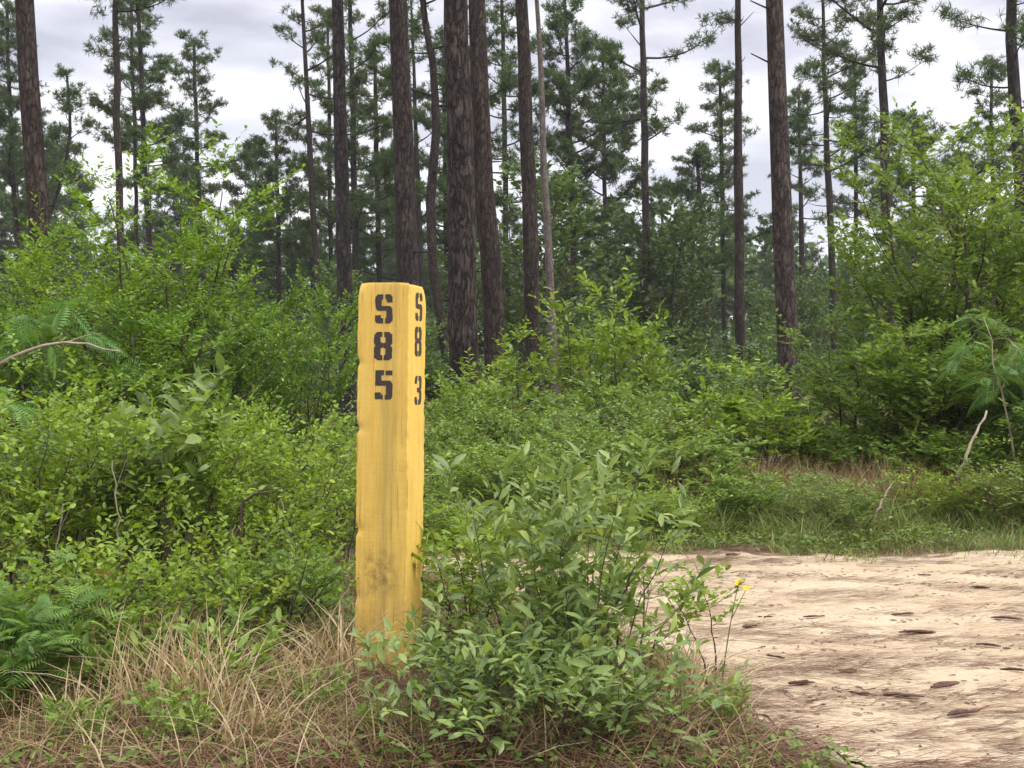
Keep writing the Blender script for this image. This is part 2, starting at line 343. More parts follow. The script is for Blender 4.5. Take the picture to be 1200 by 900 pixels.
def post_mat():
    m, nt, out = newmat('worn_yellow_paint')
    tc = N_(nt, 'ShaderNodeTexCoord')
    def nz(scale, sc=1, det=5, rough=.6):
        mp = N_(nt, 'ShaderNodeMapping'); mp.inputs['Scale'].default_value = scale; nt.links.new(tc.outputs['Object'], mp.inputs['Vector'])
        n = N_(nt, 'ShaderNodeTexNoise'); n.inputs['Scale'].default_value = sc; n.inputs['Detail'].default_value = det; n.inputs['Roughness'].default_value = rough
        nt.links.new(mp.outputs[0], n.inputs['Vector']); return n.outputs['Fac']
    def mul(a, b, mode='MULTIPLY', f=1.0):
        x = N_(nt, 'ShaderNodeMix', data_type='RGBA', blend_type=mode)
        if isinstance(f, float): x.inputs['Factor'].default_value = f
        else: nt.links.new(f, x.inputs['Factor'])
        if isinstance(b, tuple): x.inputs['B'].default_value = (*b, 1)
        else: nt.links.new(b, x.inputs['B'])
        nt.links.new(a, x.inputs['A']); return x.outputs['Result']
    base = ramp(nt, nz((9, 9, 1.6), 2.2, 6), [(.3, (.62, .40, .078)), (.5, (.69, .455, .098)), (.7, (.73, .495, .12))]).outputs[0]
    grain = ramp(nt, nz((60, 60, 2.5), 2.0, 6), [(.3, (.93, .91, .88)), (.5, (1, 1, 1)), (.7, (1.05, 1.06, 1.1))]).outputs[0]
    c = mul(base, grain)
    # greenish mildew running down the grain
    geo = N_(nt, 'ShaderNodeSeparateXYZ'); nt.links.new(tc.outputs['Object'], geo.inputs[0])
    def band(sock, c0, w, soft):
        s = N_(nt, 'ShaderNodeMath', operation='SUBTRACT'); nt.links.new(sock, s.inputs[0]); s.inputs[1].default_value = c0
        a = N_(nt, 'ShaderNodeMath', operation='ABSOLUTE'); nt.links.new(s.outputs[0], a.inputs[0])
        r = N_(nt, 'ShaderNodeMapRange'); r.interpolation_type = 'SMOOTHSTEP'; r.inputs['From Min'].default_value = w; r.inputs['From Max'].default_value = w + soft
        r.inputs['To Min'].default_value = 1; r.inputs['To Max'].default_value = 0
        nt.links.new(a.outputs[0], r.inputs['Value']); return r.outputs[0]
    def mmul(a, b):
        x = N_(nt, 'ShaderNodeMath', operation='MULTIPLY'); nt.links.new(a, x.inputs[0])
        if isinstance(b, float): x.inputs[1].default_value = b
        else: nt.links.new(b, x.inputs[1])
        return x.outputs[0]
    streak = ramp(nt, nz((26, 26, .8), 1.4, 6, .65), [(.44, (0, 0, 0)), (.62, (1, 1, 1))]).outputs[0]
    f1 = mmul(streak, band(geo.outputs[0], .022, .015, .06))
    c = mul(c, (.36, .27, .075), 'MIX', mmul(f1, .6))
    zl = Z(672, PY)
    smut = ramp(nt, nz((18, 18, 14), 1.5, 7, .7), [(.42, (0, 0, 0)), (.68, (1, 1, 1))]).outputs[0]
    f2 = mmul(mmul(smut, band(geo.outputs[2], zl, .02, .11)), band(geo.outputs[0], -.01, .03, .07))
    c = mul(c, (.13, .085, .035), 'MIX', mmul(f2, .9))
    f3 = mmul(ramp(nt, nz((9, 9, 9), 3, 8, .75), [(.63, (0, 0, 0)), (.70, (1, 1, 1))]).outputs[0], .55)
    c = mul(c, (.30, .19, .07), 'MIX', f3)
    f4 = mmul(ramp(nt, nz((40, 40, 26), 2.2, 6, .7), [(.62, (0, 0, 0)), (.66, (1, 1, 1))]).outputs[0], .5)
    c = mul(c, (.34, .22, .09), 'MIX', f4)
    f5 = mmul(ramp(nt, nz((130, 130, 3.2), 1.2, 4, .6), [(.60, (0, 0, 0)), (.66, (1, 1, 1))]).outputs[0], .55)
    c = mul(c, (.24, .15, .05), 'MIX', f5)
    mud = N_(nt, 'ShaderNodeMapRange'); mud.inputs['From Min'].default_value = .42; mud.inputs['From Max'].default_value = .0; nt.links.new(geo.outputs[2], mud.inputs['Value'])
    f6 = mmul(mmul(mud.outputs[0], ramp(nt, nz((22, 22, 18), 1.5, 7, .75), [(.40, (0, 0, 0)), (.66, (1, 1, 1))]).outputs[0]), .75)
    c = mul(c, (.25, .17, .10), 'MIX', f6)
    p = N_(nt, 'ShaderNodeBsdfPrincipled'); p.inputs['Roughness'].default_value = .62; p.inputs['Specular IOR Level'].default_value = .3
    nt.links.new(c, p.inputs['Base Color'])
    # saw marks across the grain + grain relief
    saw = nz((9, 9, 70), 1, 6, .7); gr = nz((70, 70, 22), 1, 6, .7)
    h = N_(nt, 'ShaderNodeMath', operation='ADD'); nt.links.new(saw, h.inputs[0]); nt.links.new(gr, h.inputs[1])
    b = N_(nt, 'ShaderNodeBump'); b.inputs['Strength'].default_value = .35; b.inputs['Distance'].default_value = .003
    nt.links.new(h.outputs[0], b.inputs['Height']); nt.links.new(b.outputs[0], p.inputs['Normal'])
    nt.links.new(p.outputs[0], out.inputs[0]); return m
M['post'] = post_mat()
pm = post_mesh().mesh('post_body', M['post']); pm.set_sharp_from_angle(angle=math.radians(32)); body = link('post_body', pm, post)
def ink_mat():
    m, nt, out = newmat('worn_black_stencil_paint')
    tc = N_(nt, 'ShaderNodeTexCoord'); n = N_(nt, 'ShaderNodeTexNoise'); n.inputs['Scale'].default_value = 260; n.inputs['Detail'].default_value = 4
    nt.links.new(tc.outputs['Object'], n.inputs['Vector'])
    r = ramp(nt, n.outputs['Fac'], [(.3, (.018, .014, .016)), (.58, (.04, .03, .028)), (.76, (.20, .12, .035))])
    p = N_(nt, 'ShaderNodeBsdfPrincipled'); p.inputs['Roughness'].default_value = .75; nt.links.new(r.outputs[0], p.inputs['Base Color']); nt.links.new(p.outputs[0], out.inputs[0]); return m
M['ink'] = ink_mat()
def mir(p, fx=False, fy=False): return [((1 - x) if fx else x, (1 - y) if fy else y) for x, y in p]
_L8 = [(.46, 1), (.16, 1), (0, .9), (0, .6), (.08, .52), (0, .44), (0, .1), (.16, 0), (.46, 0), (.46, .17), (.36, .2), (.36, .41), (.5, .45), (.5, .60), (.36, .63), (.36, .8), (.46, .83)]
GLY = {
    'S': [[(.46, 1), (.16, 1), (0, .9), (0, .54), (.12, .43), (.64, .43), (.64, .2), (.58, .17), (.58, 0), (.86, 0), (1, .1), (1, .5), (.88, .6), (.36, .6), (.36, .8), (.46, .83)],
          [(.58, 1), (.88, 1), (1, .91), (1, .72), (.66, .72), (.66, .82), (.58, .83)], [(.46, 0), (.12, 0), (0, .09), (0, .28), (.34, .28), (.34, .18), (.46, .17)]],
    '8': [_L8, mir(_L8, True)],
    '5': [[(.02, 1), (.5, 1), (.5, .83), (.36, .83), (.36, .65), (.86, .65), (1, .55), (1, .1), (.86, 0), (.56, 0), (.56, .17), (.64, .17), (.64, .47), (.02, .47)],
          [(.6, 1), (.98, 1), (.98, .83), (.6, .83)], [(.44, 0), (.0, 0), (.0, .24), (.34, .24), (.34, .17), (.44, .17)]],
    '3': [[(.52, 1), (.84, 1), (1, .9), (1, .58), (.9, .51), (1, .43), (1, .1), (.84, 0), (.52, 0), (.52, .17), (.66, .18), (.66, .42), (.36, .43), (.36, .58), (.66, .59), (.66, .82), (.52, .83)],
          [(.4, 1), (.14, 1), (0, .9), (0, .73), (.33, .73), (.33, .83), (.4, .83)], [(.4, 0), (.14, 0), (0, .1), (0, .27), (.33, .27), (.33, .17), (.4, .17)]]}
def glyph(ch, u0, u1, z0, z1, side):
    bm = bmesh.new(); rr = random.Random(hash((ch, round(z0 * 1000))) & 0xffff)
    for poly in GLY[ch]:
        pts = []
        for k, (x, y) in enumerate(poly):                # subdivide and roughen the outline as overspray does
            x2, y2 = poly[(k + 1) % len(poly)]; m = max(1, int(math.hypot(x2 - x, y2 - y) / .09))
            for q in range(m): pts.append((x + (x2 - x) * q / m + rr.uniform(-.018, .018), y + (y2 - y) * q / m + rr.uniform(-.010, .010)))
        vs = []
        for x, y in pts:
            u = u0 + (u1 - u0) * x; z = z0 + (z1 - z0) * y; o = PW / 2 + .0009
            vs.append(bm.verts.new((u, -o, z) if side == 0 else (o, u, z)))
        f = bm.faces.new(vs)
        f.normal_update()
        want = Vector((0, -1, 0)) if side == 0 else Vector((1, 0, 0))
        if f.normal.dot(want) < 0: f.normal_flip()
    bmesh.ops.triangulate(bm, faces=bm.faces[:])
    me = bpy.data.meshes.new('stencilled_character'); bm.to_mesh(me); bm.free(); me.materials.append(M['ink']); return me
for ch, a, b, y0, y1, sd in (('S', 441, 461, 379, 345, 0), ('8', 440, 461, 422, 389, 0), ('5', 441.5, 462, 468, 434, 0),
                             ('S', 487.3, 496, 375, 342, 1), ('8', 487, 495.5, 417, 382, 1), ('3', 487.5, 496, 474, 440, 1)):
    if sd == 0: u = [(v - 420.5) / 60 * PW - PW / 2 for v in (a, b)]; Yq = PY
    else: u = [(v - 480.3) / 20.5 * PW - PW / 2 for v in (a, b)]; Yq = PY + .04
    o = link('letter' if ch == 'S' else 'numeral', glyph(ch, u[0], u[1], Z(y0, Yq), Z(y1, Yq), sd), post)
    o['label'] = f'black stencilled {ch} on the ' + ('wide lit face' if sd == 0 else 'narrow side face')

# ------------------------------------------------------------------ shrubs and leafy saplings
def bez(p0, p1, p2, k):
    t = np.linspace(0, 1, k)[:, None]; return p0 * (1 - t) ** 2 + 2 * p1 * t * (1 - t) + p2 * t * t
def grow(rng, Ht, Rd, nstem=6, side=10, sub=4, lpt=7, start=.2, base_r=.08, twig=.2, stem_r=.008, up=.35, lean=.6, droop=0.0, flat=.5, u0=.2):
    st, sr, br, rr, tw, tr = [], [], [], [], [], []; LP, LD, LN = [], [], []
    for s in range(nstem):
        az = 2 * math.pi * (s + rng.random() * .8) / nstem
        b0 = np.array([math.cos(az), math.sin(az), 0]) * base_r * rng.random() ** .5
        h = Ht * (rng.uniform(.62, 1.0) if s else 1.0); o = Rd * lean * rng.uniform(.25, 1.0) * (1 if nstem > 1 else .25)
        tip = np.array([math.cos(az) * o, math.sin(az) * o, h]) + b0
        midp = b0 + np.array([math.cos(az) * o * .25, math.sin(az) * o * .25, h * .55]) + rng.normal(0, .05 * h, 3) * [1, 1, .3]
        P = bez(b0, midp, tip, 9); P[1:-1, :2] += rng.normal(0, .012 * Ht, (7, 2))
        b0[2] = -.05; P[0, 2] = -.05
        st.append(P); sr.append(np.linspace(stem_r, stem_r * .22, 9))
        for b in range(side):
            t = start + (1 - start) * (b + rng.random()) / side; i = min(7, int(t * 8)); f = t * 8 - i
            p = P[i] * (1 - f) + P[i + 1] * f
            a = b * 2.4 + rng.random() * 1.2 + s; L = Rd * rng.uniform(.45, 1.0) * (1.05 - .62 * t) * (.55 + .45 * min(1, t / .35))
            el = rng.uniform(.1, .7)
            d = np.array([math.cos(a) * math.cos(el), math.sin(a) * math.cos(el), math.sin(el)])
            e = p + d * L + np.array([0, 0, (up - droop) * L * .5]); m = p + d * L * .5 + np.array([0, 0, (-.08 + droop * .25) * L]) + rng.normal(0, .05 * L, 3)
            Q = bez(p, m, e, 5); br.append(Q); r0 = stem_r * (1 - .75 * t) * .55; rr.append(np.linspace(r0, r0 * .35, 5))
            for c in range(sub + 1):
                u = 1.0 if c == sub else u0 + (.95 - u0) * (c + rng.random()) / sub
                ii = min(3, int(u * 4)); ff = u * 4 - ii; q = Q[ii] * (1 - ff) + Q[ii + 1] * ff
                bd = unit(Q[min(4, ii + 1)] - Q[ii]); sd = unit(np.cross(bd, [0, 0, 1.0]) + 1e-6) * (1 if c % 2 else -1)
                td = unit(bd * rng.uniform(.5, 1.2) + (sd * rng.uniform(.5, 1.1) if c < sub else 0) + rng.normal(0, .25, 3) + np.array([0, 0, up * .5 - droop * .7]))
                tl = twig * rng.uniform(.6, 1.25)
                T = bez(q, q + td * tl * .5 + rng.normal(0, .04 * tl, 3), q + td * tl + np.array([0, 0, (.15 - droop) * tl * .5]), 3); tw.append(T); tr.append([r0 * .35, r0 * .25, r0 * .12])
                k = lpt; uu = (np.arange(k) + rng.random(k) * .7) / k * .92 + .1; uu = np.minimum(uu, 1)
                pp = q + td * (tl * uu)[:, None]; pp[:, 2] += (.15 - droop) * tl * .5 * uu ** 2
                sdv = unit(np.cross(td, [0, 0, 1.0]) + 1e-6); sg = np.where(np.arange(k) % 2, 1., -1.)[:, None]
                ld = unit(td * rng.uniform(.4, 1.0, (k, 1)) + sdv * sg * rng.uniform(.5, 1.1, (k, 1)) + rng.normal(0, .3, (k, 3)) + np.array([0, 0, .12 - droop * .4]))
                LP.append(pp); LD.append(ld); LN.append(np.array([0, 0, 1.0]) + rng.normal(0, flat, (k, 3)))
    return dict(st=np.array(st), sr=np.array(sr), br=np.array(br), rr=np.array(rr), tw=np.array(tw), tr=np.array(tr), P=np.vstack(LP), D=np.vstack(LD), N=np.vstack(LN))
def shrub_meshes(seed, mat, leaf=.03, wid=.5, T=T_FOLD, stemmat='stem', frond=0, tipy=.25, **kw):
    rng = np.random.default_rng(seed); g = grow(rng, **kw)
    a = Geo(); a.tubes(g['st'], g['sr'], 6); a.tubes(g['br'], g['rr'], 4); a.tubes(g['tw'], g['tr'], 3)
    n = len(g['P']); P, D, Nn = g['P'], g['D'], g['N']
    hmax = P[:, 2].max(); lp_ = kw.get('lpt', 7); tint = np.clip(.36 + rng.normal(0, .13, n) + tipy * rng.random(n) ** 4 * 2 + .15 * np.repeat(rng.normal(0, 1, n // lp_ + 1), lp_)[:n], 0, 1)
    b = Geo()
    if not frond:
        L = leaf * rng.uniform(.6, 1.25, n); b.leaves(T, P, D, Nn, L, L * wid * rng.uniform(.8, 1.2, n), tint)
    else:                                                  # feathery compound leaf: a rachis with paired leaflets, drooping to the tip
        k = frond; FL = leaf * rng.uniform(.7, 1.2, n); sdv = unit(np.cross(D, Nn)); u = (np.arange(k) + .6) / k
        drp = np.array([0, 0, -1.0]) * .35
        pos = P[:, None] + D[:, None] * (FL[:, None] * u)[..., None] + drp * (FL[:, None] * u ** 2)[..., None]
        ll = (FL[:, None] * (.34 * np.sin(math.pi * (.12 + .84 * u)) + .05))
        for sg in (1, -1):
            dd = D[:, None] * .45 + sg * sdv[:, None] + drp * (.3 + u[None, :, None])
            b.leaves(T_QUAD, pos.reshape(-1, 3), dd.reshape(-1, 3), np.repeat(Nn, k, 0) + rng.normal(0, .15, (n * k, 3)), ll.ravel(), ll.ravel() * wid, np.repeat(tint, k))
        m = P + D * FL[:, None] * .5 + drp * FL[:, None] * .25; e = P + D * FL[:, None] + drp * FL[:, None]
        a.tubes(np.stack([P, m, e], 1), np.tile([.0022, .0016, .0008], (n, 1)) * (leaf / .2), 3)
    return a.mesh('stem', M[stemmat]), b.mesh('foliage', M[mat])
def shrub(name, label, cat, px, Y, meshes, rz=0, sc=1.0, group=None):
    x = X(px, Y); t = thing(name, label, cat, (x, Y, float(gz(x, Y))), rz, group, sc)
    link('stem', meshes[0], t); link('foliage', meshes[1], t); return t

# ---- foreground: broad-leaved bush in front of the track, right of the post
b1 = shrub_meshes(101, 'oakgrey', leaf=.078, wid=.30, T=T_LONG, Ht=.83, Rd=.34, nstem=10, side=8, sub=2, lpt=5, start=.22, base_r=.2, twig=.11, stem_r=.0045, up=.75, lean=.85, flat=.55)
shrub('oak_bush', 'grey-green bush of long pointed leaves beside the base of the yellow post', 'bush', 662, 3.75, b1, 0, (.84, .84, 1.0))
b1b = shrub_meshes(102, 'oakgrey', leaf=.06, wid=.30, T=T_LONG, Ht=.42, Rd=.30, nstem=8, side=8, sub=2, lpt=5, start=.1, base_r=.2, twig=.11, stem_r=.005, up=.5, lean=.8, flat=.55)
shrub('oak_bush', 'low grey-green leafy sprout hugging the right foot of the yellow post', 'bush', 580, 3.7, b1b, 0, (.75, .75, .78))
b1c = shrub_meshes(103, 'oakgrey', leaf=.058, wid=.32, T=T_LONG, Ht=.34, Rd=.34, nstem=9, side=6, sub=2, lpt=4, start=.1, base_r=.2, twig=.11, stem_r=.005, up=.5, lean=.85, flat=.5)
shrub('oak_bush', 'lowest grey-green leafy sprout in the dry grass below the tall leafy bush', 'bush', 640, 3.35, b1c, 1.2)
shrub('oak_bush', 'low loose grey-green sprout at the bottom edge below the yellow post', 'bush', 545, 3.3, b1c, 2.9, (.8, .8, .75))
shrub('oak_bush', 'low loose grey-green sprout at the bottom edge nearest the sand', 'bush', 715, 3.3, b1c, 4.6, (.8, .8, .7))
b2 = shrub_meshes(104, 'yaupon', leaf=.042, wid=.5, T=T_FOLD, Ht=.52, Rd=.28, nstem=6, side=9, sub=3, lpt=6, start=.15, base_r=.1, twig=.1, stem_r=.005)
shrub('holly_shrub', 'bright yellow-green shrub between the yellow post and the grey-green bush', 'shrub', 550, 4.5, b2)
b2b = shrub_meshes(105, 'yaupon', leaf=.036, wid=.55, T=T_FOLD, Ht=.42, Rd=.30, nstem=3, side=7, sub=3, lpt=6, start=.35, base_r=.06, twig=.1, stem_r=.006, lean=.9)
shrub('holly_shrub', 'small dark-stemmed shrub with bright leaves at the sandy track edge', 'shrub', 748, 4.15, b2b, 2.2)
b2c = shrub_meshes(106, 'yaupon', leaf=.03, wid=.6, T=T_FOLD, Ht=.36, Rd=.16, nstem=2, side=6, sub=2, lpt=6, start=.55, base_r=.03, twig=.09, stem_r=.004, lean=.9)
shrub('holly_shrub', 'thin leafy sprig standing alone against the pale sand', 'shrub', 838, 4.05, b2c, .4)
shrub('holly_shrub', 'bright small-leaved shrub growing up through the grey-green bush', 'shrub', 672, 3.95, b2, 2.4, (.75, .75, .95))
# yellow flower on a thin stalk
fl = thing('wildflower', 'small yellow wildflower on a thin stalk above the sand', 'flower', (X(846, 4.0), 4.0, float(gz(X(846, 4.0), 4.0))))
g = Geo(); hz = Z(684, 4.0); P = bez(np.array([0, 0, -.02]), np.array([.02, 0, hz * .5]), np.array([X(866, 4.0) - X(846, 4.0), 0, hz]), 7); g.tubes([P], [np.linspace(.003, .0015, 7)], 5)
tip = P[-1]; tip2 = tip + np.array([.03, .01, -.02]); g.tubes([bez(P[4], P[5] + [.02, 0, 0], tip2, 5)], [np.linspace(.002, .001, 5)], 4)
link('stalk', g.mesh('stalk', M['greenstem']), fl)
for k, (tp, r) in enumerate(((tip, .016), (tip2, .013))):
    g = Geo(); an = np.arange(9) * 2 * math.pi / 9; d = np.stack([np.cos(an), np.sin(an) * .8 - .3, np.sin(an) * .5 + .45], -1)
    g.leaves(T_FOLD, np.repeat(tp[None], 9, 0), d, np.tile([0, -.5, 1.0], (9, 1)), r * 1.3, r * .7, R.random(9))
    link('blossom', g.mesh('blossom', M['petal']), fl)

# ---- left foreground thicket
yA = shrub_meshes(201, 'yaupon', leaf=.036, wid=.55, T=T_FOLD, Ht=1.0, Rd=.48, nstem=11, side=8, sub=6, u0=.35, lpt=7, start=.12, base_r=.2, twig=.15, stem_r=.007, up=.5)
yB = shrub_meshes(202, 'yaupon', leaf=.034, wid=.55, T=T_FOLD, Ht=.8, Rd=.5, nstem=11, side=8, sub=6, u0=.35, lpt=7, start=.12, base_r=.25, twig=.15, stem_r=.006, up=.5)
shrub('yaupon_shrub', 'dense yellow-green shrub filling the lower corner behind the ferny plant', 'shrub', 30, 5.0, yA, 0, (1.1, 1.1, .98))
shrub('yaupon_shrub', 'dense yellow-green shrub with an orange dead leaf behind the dry grass', 'shrub', 165, 5.3, yB, 1.0, (1.05, 1.05, 1.05))
shrub('yaupon_shrub', 'dense yellow-green shrub just beside the yellow post', 'shrub', 315, 5.6, yA, 2.0, (.95, .95, .84))
shrub('yaupon_shrub', 'spreading yellow-green shrub behind the post at mid height', 'shrub', 375, 6.6, yB, 3.1, (1.05, 1.05, .98))
shrub('yaupon_shrub', 'taller yellow-green shrub standing behind the ferny corner plant', 'shrub', 70, 6.4, yA, 4.1, (1.15, 1.15, 1.04))
shrub('yaupon_shrub', 'yellow-green shrub below the large grey-leaved sprout', 'shrub', 220, 6.7, yB, 5.2, (1.2, 1.2, 1.0))
yC = shrub_meshes(203, 'yaupon', leaf=.030, wid=.55, T=T_FOLD, Ht=.45, Rd=.36, nstem=9, side=8, sub=3, lpt=6, start=.08, base_r=.2, twig=.11, stem_r=.005, up=.5)
shrub('yaupon_shrub', 'knee-high green shrub at the edge of the dry grass by the post', 'shrub', 310, 4.45, yC, .7)
shrub('yaupon_shrub', 'knee-high green shrub in the dry grass midway to the ferny plant', 'shrub', 205, 4.3, yC, 2.7, (1.1, 1.1, .9))
shrub('yaupon_shrub', 'knee-high green shrub touching the ferny plant', 'shrub', 90, 4.2, yC, 4.7, (1.1, 1.1, 1.0))
hb = shrub_meshes(207, 'mid', leaf=.045, wid=.4, T=T_FOLD, stemmat='greenstem', Ht=.22, Rd=.14, nstem=6, side=4, sub=2, lpt=4, start=.1, base_r=.06, twig=.06, stem_r=.003, up=.6)
for lab, px, Y, rz, sc in (('little green herb in the dry grass beside the left foot of the post', 368, 3.65, 0, .8), ('little green herb between the two tallest tan clumps', 265, 3.75, 1, 1.2), ('little green herb at the bottom edge under the tallest tan clump', 205, 3.3, 2, .8),
                           ('little green herb on the bare red straw in the corner', 95, 3.35, 3, .7), ('little green herb in front of the post foot', 455, 3.35, 4, .7), ('little green herb at the sandy corner below the flower', 850, 3.55, 5, .55), ('little green herb under the right side of the grey-green bush', 705, 3.4, 6, .9), ('little green herb just behind the tan clump by the ferny plant', 130, 3.85, 2.5, 1.3)):
    shrub('green_herb', lab, 'herb', px, Y, hb, rz, sc * (.8 if 'post' in lab else 1), 'small green herbs in the dry grass')
og = shrub_meshes(204, 'oakgrey', leaf=.12, wid=.36, T=T_LONG, Ht=1.02, Rd=.34, nstem=4, side=7, sub=2, lpt=6, start=.55, base_r=.1, twig=.12, stem_r=.008, up=.8, lean=.6, flat=.5)
shrub('oak_sprout', 'grey-green oak sprout with big leaves above the left thicket', 'sapling', 190, 5.5, og, .3)
fr = shrub_meshes(205, 'fern', leaf=.13, wid=.17, frond=10, stemmat='greenstem', Ht=.34, Rd=.18, nstem=6, side=7, sub=1, lpt=4, start=.1, base_r=.1, twig=.1, stem_r=.004, up=.3, lean=.7)
shrub('fern_plant', 'feathery green ferny plant at the lower left corner', 'fern', 12, 3.75, fr)
shrub('fern_plant', 'feathery green plant low among the shrubs beside the post', 'fern', 350, 4.9, fr, 2.0, (.8, .8, .8))
mi = shrub_meshes(206, 'mimosa', leaf=.20, wid=.18, frond=12, stemmat='greenstem', Ht=1.2, Rd=.4, nstem=2, side=5, sub=1, lpt=3, start=.7, base_r=.05, twig=.15, stem_r=.008, up=.1, lean=.7, droop=.35)
shrub('mimosa_sapling', 'bright green feathery sapling at the edge above the thicket', 'sapling', 25, 5.6, mi, .5, (.9, .9, .86))
shrub('mimosa_sapling', 'feathery green sapling in front of the large dark bush', 'sapling', 72, 7.6, mi, 2.5, (1.1, 1.1, 1.32))
# large dark bushes behind the thicket
dA = shrub_meshes(211, 'lime', leaf=.055, wid=.5, T=T_FOLD, Ht=2.75, Rd=1.35, nstem=12, side=13, sub=11, lpt=12, start=.12, base_r=.45, twig=.30, u0=.45, stem_r=.022, up=.12, lean=.6, flat=.35)
dB = shrub_meshes(212, 'dark', leaf=.05, wid=.5, T=T_FOLD, Ht=1.95, Rd=1.2, nstem=9, side=10, sub=11, lpt=12, start=.10, base_r=.3, twig=.27, u0=.45, stem_r=.018, up=.3, lean=.75)
shrub('leafy_tree', 'tall bushy green tree topping the thicket beneath the bare-trunked pines', 'tree', 195, 8.9, dA, 0, (.85, .85, .93))
shrub('leafy_tree', 'deep green bushy tree at the picture edge under the thick pine trunk', 'tree', 25, 9.6, dA, 2.0, (.8, .8, .80))
shrub('leafy_tree', 'round deep green bush just beside the top of the yellow post', 'tree', 342, 8.6, dB, .5, (.62, .62, .80))
shrub('leafy_tree', 'low deep green bush in the dark gap below the tall bushy tree', 'tree', 170, 7.9, dB, 2.6, (.9, .9, .72))
# ---- right side oak saplings
oA = shrub_meshes(221, 'oak', leaf=.085, wid=.55, T=T_LOBE, Ht=3.75, Rd=1.5, nstem=6, side=14, sub=10, lpt=10, u0=.4, start=.12, base_r=.25, twig=.34, stem_r=.03, up=.3, lean=.65, flat=.45)
oB = shrub_meshes(222, 'oak', leaf=.08, wid=.55, T=T_LOBE, Ht=2.4, Rd=1.2, nstem=7, side=10, sub=10, lpt=10, u0=.4, start=.1, base_r=.25, twig=.32, stem_r=.02, up=.3, lean=.7, flat=.45)
shrub('oak_sapling', 'tall spreading oak sapling in front of the tall pine with side branches', 'tree', 1085, 11.2, oA, 0, (.92, .92, .95))
shrub('oak_sapling', 'oak sapling at the frame edge below the thick pine trunk', 'tree', 1195, 10.6, oA, 2.1, (.95, .95, .94))
shrub('oak_sapling', 'shorter oak sapling leaning over the reddish dry grass', 'tree', 1020, 10.6, oB, .9, (.85, .85, .72))
shrub('oak_sapling', 'low oak bush behind the leaning bare stick', 'tree', 1130, 9.8, oB, 3.2, (.9, .9, .66))
shrub('oak_sapling', 'oak bush behind the grass bank at the far end of the track', 'tree', 1215, 9.4, oB, 4.4, (.9, .9, .62))
shrub('oak_sapling', 'leafy oak top between the two tall oak saplings', 'tree', 1140, 12.2, oA, 4.2, (.9, .9, .86))
mr = shrub_meshes(223, 'mimosa', leaf=.20, wid=.17, frond=12, stemmat='palewood', Ht=1.6, Rd=.5, nstem=2, side=6, sub=2, lpt=4, start=.6, base_r=.05, twig=.2, stem_r=.012, up=0, lean=.9, droop=.7)
shrub('mimosa_sapling', 'drooping feathery sapling over the grass at the far track edge', 'sapling', 1205, 8.8, mr, 1.0)
# ---- middle distance behind the post
mA = shrub_meshes(231, 'mid', leaf=.05, wid=.5, T=T_FOLD, Ht=1.1, Rd=.75, nstem=9, side=8, sub=7, u0=.4, lpt=7, start=.1, base_r=.3, twig=.2, stem_r=.009, up=.45)
mB = shrub_meshes(232, 'oak', leaf=.07, wid=.5, T=T_FOLD, Ht=1.3, Rd=.7, nstem=7, side=8, sub=7, u0=.4, lpt=7, start=.15, base_r=.25, twig=.22, stem_r=.011, up=.5)
mD = shrub_meshes(235, 'weed', leaf=.06, wid=.42, T=T_FOLD, Ht=1.0, Rd=.7, nstem=8, side=8, sub=6, u0=.4, lpt=7, start=.1, base_r=.3, twig=.2, stem_r=.009, up=.45)
mC = shrub_meshes(233, 'yaupon', leaf=.115, wid=.5, T=T_FOLD, Ht=2.0, Rd=.8, nstem=3, side=10, sub=5, u0=.4, lpt=6, start=.25, base_r=.15, twig=.28, stem_r=.016, up=.35, lean=.5)
mY = shrub_meshes(234, 'yaupon', leaf=.045, wid=.5, T=T_FOLD, Ht=.75, Rd=.5, nstem=8, side=9, sub=4, lpt=7, start=.1, base_r=.2, twig=.16, stem_r=.007, up=.5)
